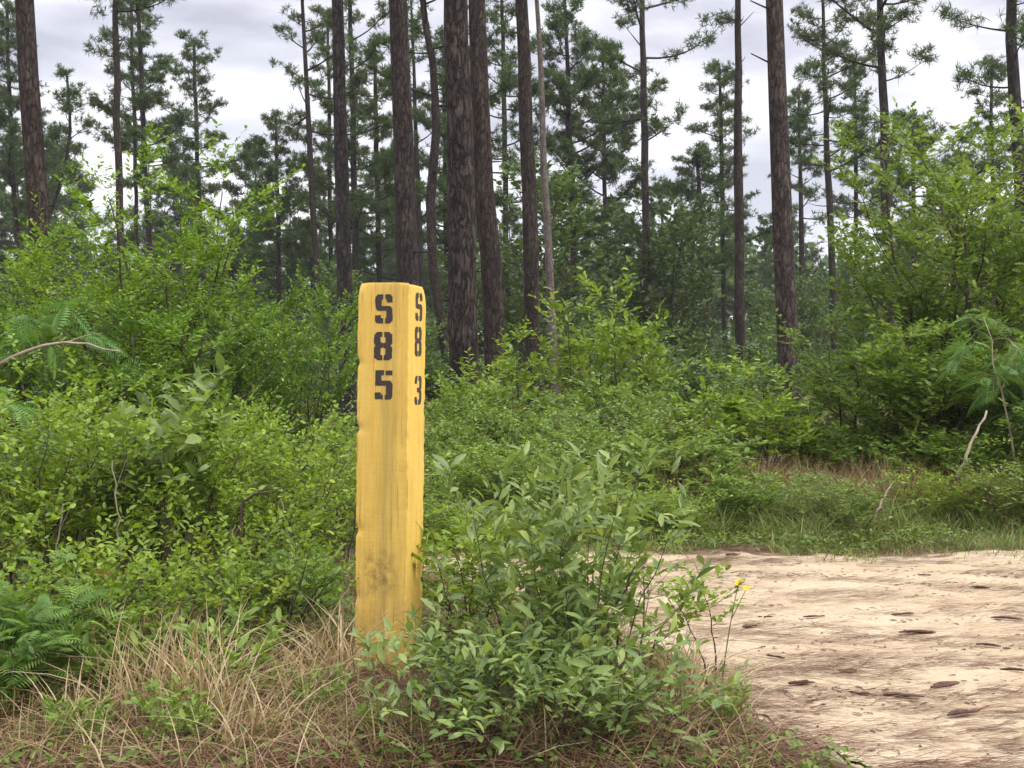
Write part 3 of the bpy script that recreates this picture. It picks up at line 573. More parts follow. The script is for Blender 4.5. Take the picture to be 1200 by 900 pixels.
for (nm, lab, px, Y, me, rz, sc) in (
    ('leafy_shrub', 'pale green shrub right behind the yellow post', 535, 9.5, mA, 0, (.8, .8, .95)),
    ('leafy_shrub', 'bushy green shrub below the thickest dark pine trunk', 560, 11.0, mB, 1, (1, 1, 1.05)),
    ('leafy_shrub', 'rounded green shrub midway between the post and the dry red grass', 690, 9.6, mA, 2, (1.15, 1.15, .9)),
    ('leafy_shrub', 'rounded green shrub in front of the pale dead trunk', 640, 10.8, mD, 3, (1.1, 1.1, .85)),
    ('leafy_shrub', 'green shrub above the bright leaves at the bend of the track', 770, 10.4, mD, 4, (1.1, 1.1, .95)),
    ('leafy_shrub', 'low green shrub near the far edge of the sand behind the grey-green bush', 625, 8.2, mA, 5, (.9, .9, .72)),
    ('leafy_shrub', 'low green shrub left of the dry red grass', 800, 8.9, mB, 6, (1., 1., .66)),
    ('leafy_shrub', 'green shrub under the dark pine standing clear of the others', 890, 11.8, mB, 1.6, (1.2, 1.2, .95)),
    ('leafy_shrub', 'green shrub filling the gap between dark pine and oak saplings', 965, 11.6, mD, 2.6, (1.1, 1.1, 1.05)),
    ('leafy_shrub', 'green shrub below the two leafy saplings in the middle', 730, 12.2, mB, 3.6, (1.3, 1.3, 1.0)),
    ('broadleaf_sapling', 'upright leafy sapling left of the dark pine base', 832, 10.2, mC, .4, (.75, .75, .62)),
    ('broadleaf_sapling', 'leafy sapling right in front of the dark pine base', 898, 10.0, mC, 1.4, (.8, .8, .60)),
    ('broadleaf_sapling', 'tall leafy sapling reaching up beside the pale dead trunk', 740, 13.5, mC, 2.4, (1., 1., 1.12)),
    ('broadleaf_sapling', 'leafy sapling with spreading boughs before the slender pine', 690, 14.2, mC, 3.4, (1.1, 1.1, 1.0)),
    ('broadleaf_sapling', 'thin leafy sapling between the two thickest trunks', 610, 14.0, mC, 4.4, (.8, .8, .8)),
    ('broadleaf_sapling', 'leafy sprout covering the base of the leaning thick trunk', 545, 12.6, mC, 5.4, (.8, .8, .62)),
    ('leafy_shrub', 'low lit shrub between the reddish dry grass and the oak saplings', 975, 10.1, mB, 2.2, (.9, .9, .72)),
    ('leafy_shrub', 'low lit shrub right behind the middle of the grass bank', 1050, 9.9, mD, 1.2, (1., 1., .75)),
    ('leafy_shrub', 'low lit shrub behind the bare leaning stick', 1110, 9.2, mB, 4.2, (.9, .9, .66)),
    ('leafy_shrub', 'low lit shrub under the drooping feathery sapling', 1190, 9.0, mA, 5.2, (1., 1., .8)),
    ('verge_shrub', 'low green shrub on the sand edge below the pale broken stick', 985, 7.7, mD, 3.0, (.7, .7, .48)),
    ('verge_shrub', 'low bright shrub on the grassy edge under the leaning stick', 1105, 8.1, mY, 1.7, (.8, .8, .62)),
    ('verge_shrub', 'low green shrub in the grass right of the bright sand-edge shrub', 870, 7.9, mB, 2.7, (.6, .6, .42)),
    ('verge_shrub', 'low green shrub where the verge runs out of the picture', 1190, 7.9, mD, 5.0, (.8, .8, .55)),
    ('holly_shrub', 'bright yellow-green shrub beyond the post at the dark shady gap', 575, 8.4, mY, .3, (.9, .9, .85)),
    ('holly_shrub', 'bright low yellow-green shrub where the sand meets the brush', 790, 7.5, mY, 1.3, (.7, .7, .5)),
    ('holly_shrub', 'bright low yellow-green shrub at the near rim of the far brush', 735, 7.4, mY, 2.3, (.7, .7, .6)),
    ('holly_shrub', 'small bright shrub in the weeds behind the post foot', 520, 6.9, mY, 3.3, (.65, .65, .5)),
    ('holly_shrub', 'yellow-green shrub in the shade beside the lower post', 450, 7.6, mY, 4.3, (1.1, 1.1, .9))):
    shrub(nm, lab, 'shrub' if 'shrub' in nm else 'sapling', px, Y, me, rz, (sc[0] * .9, sc[1] * .9, sc[2] * (.74 if 'sapling' not in nm else .93)))

# ------------------------------------------------------------------ pines
def tufts(geo, pos, dr, rng, ln=.26, n=20, wid=.014, tint0=.4):
    N = len(pos); 
    if N == 0: return
    d = np.repeat(unit(dr), n, 0) * .75 + unit(rng.normal(0, 1, (N * n, 3))) * 1.0; d = unit(d)
    L = ln * rng.uniform(.65, 1.15, N * n); nr = rng.normal(0, 1, (N * n, 3))
    tint = np.clip(np.repeat(tint0 + rng.normal(0, .2, N), n) + rng.normal(0, .1, N * n), 0, 1)
    p = np.repeat(pos, n, 0)
    T = (np.array([[0, -.35, 0], [0, .35, 0], [.55, .5, 0], [1, 0, 0], [.55, -.5, 0]]), [0, 4, 3, 2, 1], [5])
    geo.leaves(T, p, d, nr, L, wid, tint)
def pine_parts(rng, path, rad, z0, z1, spread, nbr, dens=1.0, ln=.28, wid=.016, sides=10, bare=3, mat='bark', shape='cone', ncount=15):
    """path: trunk polyline (local), z0..z1 crown height range"""
    path = np.asarray(path, float); g = Geo(); g.tubes([path], [rad], sides)
    zs = path[:, 2]; cr = Geo(); bp, brr, sp, srr = [], [], [], []; TP, TD = [], []
    def at(z): return np.array([np.interp(z, zs, path[:, 0]), np.interp(z, zs, path[:, 1]), z]), float(np.interp(z, zs, rad))
    for b in range(nbr + bare):
        isb = b >= nbr
        t = (b + rng.random()) / nbr if not isb else 0
        z = z0 + (z1 - z0) * t if not isb else z0 - (z1 - z0) * rng.uniform(.02, .5)
        if z < 1: continue
        p, r = at(z); a = b * 2.399 + rng.uniform(-.5, .5)
        prof = {'cone': (1.0 - .8 * t), 'round': math.sin(math.pi * (.2 + .75 * t)), 'top': (.6 + .5 * t) * (1 - max(0, t - .75) * 3)}[shape]
        L = spread * max(.22, prof) * rng.uniform(.55, 1.45)
        if isb: L *= .45
        el = rng.uniform(-.2, .5) + .4 * t
        d = np.array([math.cos(a) * math.cos(el), math.sin(a) * math.cos(el), math.sin(el)])
        e = p + d * L + np.array([0, 0, .18 * L]); m = p + d * L * .55 + np.array([0, 0, -.06 * L]) + rng.normal(0, .07 * L, 3)
        Q = bez(p, m, e, 6); bp.append(Q); r0 = min(r * .5, .012 + .014 * L); brr.append(np.linspace(r0, r0 * .3, 6))
        if isb and rng.random() < .6: continue
        k = int(max(4, L * 6 * dens))
        for c in range(k):
            u = 1 if c == 0 else 1 - .75 * rng.random() ** 1.3; ii = min(4, int(u * 5)); ff = u * 5 - ii; q = Q[ii] * (1 - ff) + Q[ii + 1] * ff
            bd = unit(Q[ii + 1] - Q[ii]); td = unit(bd * .8 + rng.normal(0, .6, 3) * [1, 1, .45] + np.array([0, 0, .3])); sl = rng.uniform(.2, .75) * (.5 + .5 * min(1, L / 2))
            sp.append([q, q + td * sl * .5 + rng.normal(0, .03, 3), q + td * sl]); srr.append([r0 * .35, r0 * .25, r0 * .15])
            w = int(rng.integers(5, 11))
            for h in range(w):
                TP.append(q + td * sl * rng.uniform(.35, 1.05) + rng.normal(0, 1, 3) * [.13, .13, .06]); TD.append(td * .6 + rng.normal(0, .6, 3) + [0, 0, .35])
    if sides > 8:                                          # broken branch stubs on the bare bole
        for z in rng.uniform(1.8, z0, 7):
            p, r = at(z); a = rng.uniform(0, 6.28); d = np.array([math.cos(a), math.sin(a), rng.uniform(-.1, .5)]); e = p + d * (r + rng.uniform(.04, .30)); g.tubes([[p, (p + e) / 2, e]], [[.016, .014, .009]], 5)
    if bp: g.tubes(bp, brr, 5)
    if sp: g.tubes(sp, srr, 3)
    if TP: tufts(cr, np.array(TP), np.array(TD), rng, ln, ncount, wid)
    return g.mesh('trunk', M[mat]), (cr.mesh('crown', M['needle']) if TP else None)
def pine(label, top, base, wpx, Y, crown=None, spread=1.5, nbr=22, dens=1.0, shape='cone', mat='bark', kink=0, seed=1, cat='pine tree', name='pine_tree', total=None, needles=True, group=None, taper=.55):
    rng = np.random.default_rng(seed)
    (xa, ya), (xb, yb) = top, base
    xt, zt, xb_, zb = X(xa, Y), Z(ya, Y), X(xb, Y), Z(yb, Y)
    slope = (xt - xb_) / (zt - zb); 
    if crown: zc0, zc1 = Z(crown[0], Y), Z(crown[1], Y)
    else: zc0, zc1 = 11 + rng.random() * 2, 19 + rng.random() * 3
    ht = zc1 + .2 if total is None else total
    bx = xb_ - slope * zb; gzv = float(gz(bx, Y))
    zz = np.concatenate([[-.3, 0, .15, .4, 1.0], np.linspace(1.8, ht, 16)]); r = wpx / FP * Y / 2
    zm = (zt + zb) / 2
    rad = r * np.interp(zz, [-.3, 0, .15, .4, 1.2, zm, ht], [1.5, 1.45, 1.32, 1.2, 1.09, 1.0, max(.10, 1 - (ht - zm) / ht * 1.0 * (1 + taper * .6))])
    rad = np.maximum(rad, .012)
    path = np.stack([slope * zz + kink * .12 * np.sin(zz * .8 + seed) + rng.normal(0, .015, len(zz)) * (zz > 1.5), .05 * np.sin(zz * .5 + seed * 2) + rng.normal(0, .015, len(zz)), zz], -1)
    ln = .17 + .0012 * Y; wd = .009 + .00024 * Y
    a, b = pine_parts(rng, path, rad, zc0, zc1, spread, nbr if needles else 5, dens, ln, wd, 14 if Y < 25 else 8, 3, mat, shape)
    t = thing(name, label, cat, (bx, Y, gzv), 0, group)
    link('trunk', a, t)
    if b is not None and needles: link('crown', b, t)
    return t
K = dict
P_ = [
 ('thick bare-trunked pine rising behind the leafy trees at the photo edge', (32, 0), (46, 230), 23, 17, K(shape='top')),
 ('slim straight bare pine trunk nearest to the thick edge trunk', (138, 0), (141, 240), 8.5, 34, K(crown=(20, -160), spread=2.2, shape='top', nbr=16)),
 ('needly pine close behind the slim straight bare trunk', (163, 0), (173, 235), 6.2, 46, K(crown=(225, -70), spread=1.9, nbr=34, dens=1.15)),
 ('thinner pine twinned with the needly pine behind the slim bare trunk', (156, 0), (160, 235), 4.5, 48, K(crown=(190, -40), spread=1.5, nbr=24, dens=.9)),
 ('small cone-shaped pine standing alone in the pale sky gap', (229, 60), (234, 230), 5, 55, K(crown=(240, 50), spread=2.2, nbr=34, dens=.8)),
 ('sparse thin pine with bare upper limbs beside a dark trunk', (355, 0), (375, 400), 7, 42, K(crown=(160, -120), spread=2.2, nbr=20, dens=.55)),
 ('dark pine trunk passing directly behind the left edge of the yellow post', (397, 0), (408, 500), 17, 20, K(shape='top')),
 ('needly pine half hidden behind the dark trunk left of the post', (411, 0), (418, 330), 7, 44, K(crown=(290, -150), spread=2.2, nbr=40, dens=.9)),
 ('broad brown pine trunk ending straight above the yellow post', (467, 0), (478, 330), 24, 17, K(shape='top')),
 ('kinked slender pine just right of the trunk above the post', (499, 0), (517, 400), 11, 30, K(crown=(140, -200), spread=1.8, nbr=22, dens=.8, kink=1.2)),
 ('thin pine stem in the narrow gap above the post corner', (486, 100), (494, 340), 6, 42, K(crown=(260, 0), spread=1.6, nbr=24)),
 ('thickest pine trunk with dark plated bark nearest the camera', (534, 0), (543.5, 400), 32, 15, K(shape='top', mat='barkbig')),
 ('thick leaning pine trunk touching the thickest plated trunk', (557, 0), (581, 440), 24, 18.5, K(shape='top')),
 ('medium pine trunk beside the pale dead trunk', (611, 0), (628, 470), 18, 20, K(shape='top')),
 ('pale grey dead pine trunk without bark', (629, 0), (652, 480), 9, 27, K(mat='barkgrey', needles=False, crown=(-60, -200))),
 ('full crowned pine right of the pale dead trunk', (664, 60), (673, 300), 7, 46, K(crown=(290, 0), spread=2.0, nbr=46, dens=1.1, shape='round')),
 ('bushy pine joined to the full crowned pine on its open side', (707, 130), (710, 300), 5, 49, K(crown=(310, 55), spread=2.0, nbr=44, dens=1.2, shape='round')),
 ('slender solitary pine with boughs reaching into the open sky', (751, 0), (758, 310), 8.5, 36, K(crown=(175, -200), spread=2.4, nbr=20, dens=.7, shape='top')),
 ('small faint pine low in the open sky between slender trunks', (817, 190), (829, 415), 8, 48, K(crown=(330, 180), spread=1.7, nbr=30, dens=.9)),
 ('slim dark pine trunk just left of the big dark pine', (864, 0), (866, 440), 11, 28, K(crown=(-10, -260), spread=1.6, shape='top')),
 ('big dark brown pine trunk standing clear before the far woods', (906, 0), (926, 460), 23, 17, K(shape='top')),
 ('thin pine immediately right of the big dark trunk', (935, 110), (941, 420), 6, 48, K(crown=(260, 110), spread=1.2, nbr=20, dens=.7)),
 ('open limbed pine next right of the big dark trunk', (963, 40), (978, 400), 8, 40, K(crown=(210, -40), spread=2.1, nbr=30, dens=.8)),
 ('small short pine between the open limbed pine and the branchy pine', (1000, 90), (1003, 330), 5, 52, K(crown=(250, 80), spread=1.5, nbr=28, dens=.8)),
 ('branchy pine spreading its lowest boughs across the open sky', (1029, 0), (1039, 300), 11, 33, K(crown=(100, -150), spread=2.6, nbr=22, dens=.8, shape='top')),
 ('pine trunk rising behind the oak saplings by the far photo edge', (1183, 0), (1193, 200), 14, 24, K(crown=(130, -260), spread=1.3, nbr=16, dens=.5)),
 ('needly pine at the extreme photo edge behind the thick trunk', (12, 60), (18, 230), 5.5, 48, K(crown=(240, 10), spread=2.2, nbr=42, dens=1.1)),
 ('little crooked pine beside the thick edge trunk', (84, 100), (66, 230), 4, 42, K(crown=(250, 95), spread=1.3, nbr=16, dens=.8, kink=2.5)),
 ('short full pine between the lone sky pine and the sparse pine', (324, 130), (328, 360), 5, 52, K(crown=(350, 140), spread=1.9, nbr=40, dens=1.0)),
 ('faint needly pine seen behind the slim dark trunk', (843, 100), (848, 330), 5.5, 50, K(crown=(290, 80), spread=2.0, nbr=36, dens=.85)),
 ('pine top peeping over the tall spreading oak sapling', (1068, 150), (1070, 330), 5, 54, K(crown=(330, 148), spread=2.6, nbr=40, dens=1.1, shape='round')),
 ('needly pine close behind the trunk at the far photo edge', (1160, 90), (1163, 300), 5, 46, K(crown=(330, 75), spread=1.7, nbr=36, dens=1.0)),
 ('pine foliage filling the gap between dark trunk and post trunk', (440, 30), (444, 330), 6, 50, K(crown=(330, 60), spread=1.9, nbr=40, dens=1.0)),
 ('pine foliage showing between leaning thick trunk and medium trunk', (588, 0), (594, 300), 6, 44, K(crown=(240, -80), spread=1.8, nbr=40, dens=1.0)),
 ('tiny distant pine beside the slender solitary pine', (775, 230), (777, 320), 3.5, 66, K(crown=(330, 225), spread=1.3, nbr=22, dens=.8)),
 ('needly pine dimly seen behind the kinked slender pine', (520, 60), (524, 340), 6, 47, K(crown=(300, 40), spread=1.9, nbr=36, dens=1.0)),
 ('needly pine left of the sparse thin pine', (385, 40), (388, 300), 5, 52, K(crown=(280, 20), spread=1.7, nbr=34, dens=.9)),
]
for i, (lab, a, b, w, Y, kw) in enumerate(P_): pine(lab, a, b, w, Y, seed=300 + i, **kw)

# far pines and understorey seen between the trunks: nothing tells these apart
protos = []
rngf = np.random.default_rng(77)
for k in range(5):
    ht = [15, 13, 11, 17, 9][k]; zz = np.linspace(-.3, ht, 14); path = np.stack([.15 * np.sin(zz * .4 + k), .1 * np.cos(zz * .5 + k), zz], -1)
    protos.append(pine_parts(np.random.default_rng(400 + k), path, np.linspace(.17, .02, 14), ht * .38, ht, 1.9, 36, .8, .28, .032, 7, 3))
far_g = 'distant pines among the trunks'
proto_obj = None; cnt = 0
for k in range(46):
    Y = rngf.uniform(56, 92); px = -60 + 1320 * (k + rngf.random()) / 46; v = k % 5; x = X(px, Y)
    # crown tops sink towards the open gap right of the middle
    want = 330 - 90 * rngf.random() if (560 < px < 1200) else 290 - 130 * rngf.random()
    sc = max(.45, (Z(want, Y)) / [15, 13, 11, 17, 9][v])
    t = thing('pine_tree', 'dim distant pine in the far woods between the nearer trunks', 'pine tree', (x, Y, float(gz(x, Y))), rngf.random() * 6, far_g, sc)
    link('trunk', protos[v][0], t); link('crown', protos[v][1], t)
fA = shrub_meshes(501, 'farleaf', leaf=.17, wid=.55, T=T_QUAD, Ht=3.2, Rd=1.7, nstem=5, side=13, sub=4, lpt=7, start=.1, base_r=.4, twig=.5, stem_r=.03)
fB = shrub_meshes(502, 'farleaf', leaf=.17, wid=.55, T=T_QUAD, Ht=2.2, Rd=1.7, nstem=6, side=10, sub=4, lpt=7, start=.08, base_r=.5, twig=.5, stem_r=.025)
und_g = 'understorey bushes among the pine trunks'
for k in range(60):
    Y = 19 + 32 * (rngf.random() ** .8); px = -80 + 1360 * ((k * .618 + rngf.random() * .03) % 1); x = X(px, Y)
    me = fA if k % 3 == 0 else fB; s = rngf.uniform(.55, 1.0) * (.75 if Y < 28 else 1.0)
    t = thing('understorey_bush', 'dull green bush in the shade among the far pine trunks', 'bush', (x, Y, float(gz(x, Y))), rngf.random() * 6, und_g, (s * 1.1, s * 1.1, s))
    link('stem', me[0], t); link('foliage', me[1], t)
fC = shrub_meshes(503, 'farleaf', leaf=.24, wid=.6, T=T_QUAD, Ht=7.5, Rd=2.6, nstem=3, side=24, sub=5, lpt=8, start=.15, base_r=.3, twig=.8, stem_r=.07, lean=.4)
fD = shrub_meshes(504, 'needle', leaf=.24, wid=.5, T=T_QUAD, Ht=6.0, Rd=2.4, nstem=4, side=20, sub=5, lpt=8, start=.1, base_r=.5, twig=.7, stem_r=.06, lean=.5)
for k in range(34):
    Y = rngf.uniform(30, 60); px = -80 + 1360 * ((k * .618 + rngf.random() * .03) % 1); x = X(px, Y)
    me = fC if k % 2 else fD; s = rngf.uniform(.6, 1.05) * (1.1 if 540 < px < 800 else .55 if px < 420 else .62)
    t = thing('understorey_tree', 'dusky leafy tree of middling height behind the pine trunks', 'tree', (x, Y, float(gz(x, Y))), rngf.random() * 6, 'leafy trees deep among the pines', (s, s, s))
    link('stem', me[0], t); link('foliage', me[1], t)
# closing wall of woods far behind
g = Geo(); n = 110000
Yw = R.uniform(85, 125, n); xw = X(R.uniform(-500, 1700, n), Yw); hmax = 5 + 11 * fbm(xw * .10, Yw * .10, 31); zw = hmax * R.random(n) ** .8
cl = fbm(xw * .35, zw * .5 + Yw * .2, 33); kp = cl > .42
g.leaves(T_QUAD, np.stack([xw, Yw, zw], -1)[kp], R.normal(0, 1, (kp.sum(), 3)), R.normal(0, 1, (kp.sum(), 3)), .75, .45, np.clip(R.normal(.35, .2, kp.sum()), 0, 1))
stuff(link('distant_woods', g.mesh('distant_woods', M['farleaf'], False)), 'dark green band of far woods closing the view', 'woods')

# ------------------------------------------------------------------ ground cover, grass and litter
def blades(g, x, y, h, w, lean, tint, seg=4, az=None):
    n = len(x); rng = R; az = rng.uniform(0, 2 * math.pi, n) if az is None else az
    z = gz(x, y) - .01; d = np.stack([np.cos(az), np.sin(az)], -1); sd = np.stack([-d[:, 1], d[:, 0]], -1)
    tw = rng.uniform(-1.2, 1.2, n); sd = sd * np.cos(tw)[:, None] + d * np.sin(tw)[:, None]
    V = np.zeros((n, (seg + 1) * 2, 3))
    for k in range(seg + 1):
        t = k / seg; out = lean * h * t ** 1.8; up = h * (t - .35 * np.minimum(lean, 1.2) * t ** 2.4)
        wk = w * (1 - t) ** .6 * (.6 + .4 * (k > 0)) if k < seg else w * .05
        c = np.stack([x + d[:, 0] * out, y + d[:, 1] * out, z + up], -1)
        o = np.concatenate([sd, np.zeros((n, 1))], 1) * np.reshape(wk, (-1, 1)) * .5
        V[:, 2 * k] = c - o; V[:, 2 * k + 1] = c + o
    q = np.array([[2 * k, 2 * k + 1, 2 * k + 3, 2 * k + 2] for k in range(seg)]).ravel()
    F = np.arange(n)[:, None] * (seg + 1) * 2 + q[None]
    g.add(V, F, np.full(n * seg, 4), np.repeat(tint, seg))
def scatter(n, px0, px1, y0, y1, pw=1.0):
    y = y0 + (y1 - y0) * R.random(n) ** pw; return X(R.uniform(px0, px1, n), y), y
# dry grass round the foot of the post
g = Geo(); x, y = scatter(7000, -40, 890, 3.0, 4.9)
keep = (road_d(x, y) < -.02) & (fbm(x * 2.5, y * 2.5, 41) > .42) & ~((abs(x + .40) < .2) & (y > 3.55) & (y < 4.3) & (R.random(len(x)) < .85)); x, y = x[keep], y[keep]; n = len(x)
blades(g, x, y, R.uniform(.05, .26, n), R.uniform(.003, .007, n), R.uniform(.3, 2.2, n), np.clip(R.normal(.42, .28, n), 0, 1))
stuff(link('dry_grass', g.mesh('dry_grass', M['dry'], False)), 'tan dry grass covering the ground around the yellow post', 'grass')
tuft_l = [('tallest tan grass clump in the middle of the dry grass', 235, 3.55, .46, 120), ('arching tan grass clump nearest the ferny plant', 160, 3.6, .40, 90), ('tan grass clump at the left foot of the yellow post', 396, 4.0, .40, 90),
          ('tan grass clump a short step left of the post clump', 345, 3.7, .34, 80), ('small tan grass clump along the bottom edge', 290, 3.32, .28, 70), ('tan grass clump at the sandy edge under the flower', 815, 3.7, .30, 80), ('thin brown grass clump right of the big bush by the sand', 770, 3.4, .26, 60), ('low tan grass clump in front of the yellow post at the bottom edge', 470, 3.3, .24, 80),
          ('low tan grass clump under the middle of the grey-green bush', 620, 3.3, .22, 70), ('pale tan grass clump on the red straw in the corner', 75, 3.4, .28, 60), ('pale tan grass clump behind the arching clump', 205, 3.95, .36, 90)]
for lab, px, Y, h, n in tuft_l:
    g = Geo(); cx = X(px, Y); n = int(n * 1.3); x = R.normal(0, .06, n) + cx; y = R.normal(0, .05, n) + Y
    blades(g, x, y, h * R.uniform(.4, 1.12, n), R.uniform(.004, .009, n), R.uniform(.15, 1.3, n), np.clip(R.normal(.74, .22, n), 0, 1), 6)
    o = link('grass_clump', g.mesh('grass_clump', M['dry'], False)); o['label'] = lab; o['category'] = 'grass clump'; o['group'] = 'tan grass clumps near the post'
# green grass + weeds
g = Geo(); x, y = scatter(30000, 540, 1330, 6.6, 9.6)
keep = (road_d(x, y) < .22 * R.random(len(x)) ** 3 + .45 * (fbm(x * 3.5, y * 5, 63) > .60) * R.random(len(x))) & (fbm(x * 1.2, y * 1.2, 43) + .25 * (x > 1.6) > .45); x, y = x[keep], y[keep]; n = len(x)
blades(g, x, y, R.uniform(.04, .46, n) * (.2 + 1.6 * fbm(x * 1.6, y * 1.6, 44) ** 1.6) * (.3 + .7 * sstep(0, .9, -road_d(x, y))), R.uniform(.004, .009, n), R.uniform(.3, 1.8, n), np.clip(R.normal(.38 + .3 * (fbm(x * 2, y * 2, 61) > .55), .3, n), 0, 1), 3)
x, y = scatter(7000, -60, 800, 3.3, 7.5); keep = (road_d(x, y) < -.05) & ~((abs(x + .40) < .2) & (y > 3.5) & (y < 4.3)); x, y = x[keep], y[keep]; n = len(x)
blades(g, x, y, R.uniform(.05, .22, n), R.uniform(.004, .007, n), R.uniform(.1, 1.0, n), np.clip(R.normal(.5, .2, n), 0, 1), 3)
stuff(link('green_grass', g.mesh('green_grass', M['grass'], False)), 'green grass along the far edge of the sand track', 'grass')
g = Geo(); x, y = scatter(11000, 780, 1180, 8.0, 10.4); keep = fbm(x * 1.3, y * 1.3, 45) > .49; x, y = x[keep], y[keep]; n = len(x)
blades(g, x, y, R.uniform(.2, .62, n) * (.5 + .7 * fbm(x * 1.1, y * 1.1, 46)), R.uniform(.005, .010, n), R.uniform(.1, .9, n), np.clip(R.normal(.36, .24, n), 0, 1), 3)
x, y = scatter(6000, 780, 1250, 7.8, 10.2); n = len(x)
blades(g, x, y, R.uniform(.15, .5, n) * (.4 + .8 * fbm(x * 1.1, y * 1.1, 46)), R.uniform(.005, .010, n), R.uniform(.2, 1.2, n), np.clip(R.normal(.5, .3, n), 0, 1), 3); g.m[-1][:] = 1
stuff(link('reddish_grass', g.mesh('reddish_grass', [M['dry'], M['grass']], False)), 'reddish tan dead grass in front of the oak saplings', 'grass')
g = Geo()
for (n, y0, y1, lf, hh) in ((9000, 3.05, 5.2, .032, .15), (26000, 6.7, 9.8, .032, .30), (34000, 4.3, 10, .035, .26), (30000, 8.5, 20, .07, .5), (26000, 18, 60, .16, .9)):
    x, y = scatter(n, -120, 1320, y0, y1, 1.3); keep = (road_d(x, y) < -.1) & (fbm(x * 1.1, y * 1.1, 47) > .40); x, y = x[keep], y[keep]; m = len(x)
    z = gz(x, y) + hh * fbm(x * .7, y * .7, 48) * R.random(m) ** .8
    g.leaves(T_FOLD if lf < .1 else T_QUAD, np.stack([x, y, z], -1), R.normal(0, 1, (m, 3)) * [1, 1, .4], np.array([0, 0, 1.]) + R.normal(0, .45, (m, 3)), lf * R.uniform(.6, 1.3, m), lf * .5, np.clip(R.normal(.42, .2, m), 0, 1))
stuff(link('undergrowth', g.mesh('undergrowth', M['weed'], False)), 'low green weeds carpeting the forest floor', 'undergrowth')
# pine straw
g = Geo(); x, y = scatter(17000, -60, 960, 3.0, 6.6, 1.4); k1 = road_d(x, y) < .12; x, y = x[k1], y[k1]
cx2, cy2 = scatter(170, 500, 1330, 3.0, 6.9); q2 = R.integers(0, 170, 6000); x2 = cx2[q2] + R.normal(0, .2, 6000); y2 = cy2[q2] + R.normal(0, .04, 6000); k2 = road_d(x2, y2) > 0; x = np.concatenate([x, x2[k2]]); y = np.concatenate([y, y2[k2]]); n = len(x)
inroad = road_d(x, y) > 0; a = np.where(inroad, R.normal(0, .3, n), R.uniform(0, 6.28, n))
d = np.stack([np.cos(a), np.sin(a), R.normal(0, .18, n) * (~inroad)], -1)
T_ST = (np.array([[0, -.5, 0], [.5, -.5, .06], [1, -.2, 0], [1, .2, 0], [.5, .5, .06], [0, .5, 0]]), [0, 1, 4, 5, 1, 2, 3, 4], [4, 4])
g.leaves(T_ST, np.stack([x, y, gz(x, y) + .008 + R.random(n) * .03 * (~inroad)], -1), d, np.tile([0, 0, 1.0], (n, 1)), R.uniform(.08, .2, n), .0035, np.clip(R.normal(.45, .25, n), 0, 1))
stuff(link('pine_straw', g.mesh('pine_straw', M['straw'], False)), 'reddish fallen pine needles on the soil and sand', 'pine straw')
g = Geo(); cx2, cy2 = scatter(150, 540, 1330, 3.0, 6.9); q2 = R.integers(0, 150, 1200); x = cx2[q2] + R.normal(0, .15, 1200); y = cy2[q2] + R.normal(0, .03, 1200)
k2 = road_d(x, y) > -.15; x, y = x[k2], y[k2]; n = len(x); a = R.normal(0, .6, n)
g.leaves(T_LOBE, np.stack([x, y, gz(x, y) + .008], -1), np.stack([np.cos(a), np.sin(a), R.normal(0, .12, n)], -1), np.array([0, 0, 1.]) + R.normal(0, .25, (n, 3)), R.uniform(.01, .05, n) * R.uniform(.5, 1.2, n), R.uniform(.006, .018, n), np.clip(R.normal(.3, .2, n), 0, 1))
stuff(link('bark_litter', g.mesh('bark_litter', M['straw'], False)), 'crumbled dark bark bits drifted over the sandy track', 'litter')
# bark flakes on the sand
flk = [(995, 782, .10), (910, 767, .08), (1060, 714, .13), (955, 722, .12), (880, 731, .08), (1075, 737, .18), (1160, 755, .10), (1180, 720, .16), (1085, 672, .07), (1150, 682, .10), (1110, 797, .16), (1130, 831, .16), (1190, 783, .12),
       (1060, 812, .14), (940, 797, .12), (1010, 808, .10), (860, 655, .10), (985, 655, .06), (900, 720, .05), (1020, 670, .06), (870, 795, .07), (1150, 795, .2), (1180, 830, .12), (1040, 760, .1), (1085, 765, .12)]
for k, (px, py, ln) in enumerate(flk[:19]):
    Y = H * FP / (py - HOR); x = X(px, Y); rr = np.random.default_rng(600 + k); m = 8
    m = 14; an = np.arange(m) * 2 * math.pi / m; rad = rr.uniform(.65, 1.1, m); asp = rr.uniform(.12, .30)
    bm = bmesh.new(); tl = rr.normal(0, .16); cv = rr.uniform(.0, .05)
    ring = [bm.verts.new((.5 * ln * r_ * math.cos(q), .5 * ln * asp * r_ * math.sin(q), .006 + tl * .25 * ln * asp * math.sin(q) + cv * ln * (math.sin(q) ** 2) + rr.uniform(-.002, .002))) for q, r_ in zip(an, rad)]
    mid = bm.verts.new((0, 0, .006)); fs = [bm.faces.new((mid, ring[i], ring[(i + 1) % m])) for i in range(m)]
    ex = bmesh.ops.extrude_face_region(bm, geom=fs)
    for v in ex['geom']:
        if isinstance(v, bmesh.types.BMVert): v.co.z += .005
    bmesh.ops.recalc_face_normals(bm, faces=bm.faces[:])
    me = bpy.data.meshes.new('bark_flake'); bm.to_mesh(me); bm.free(); me.materials.append(M['chip'])
    o = link('bark_flake', me, None, (x, Y, float(gz(x, Y)) + .003)); o.rotation_euler = (0, 0, rr.normal(0, .35))
    o['label'] = 'dark flat flake of pine bark lying on the sandy track'; o['category'] = 'bark flake'; o['group'] = 'bark flakes on the track'
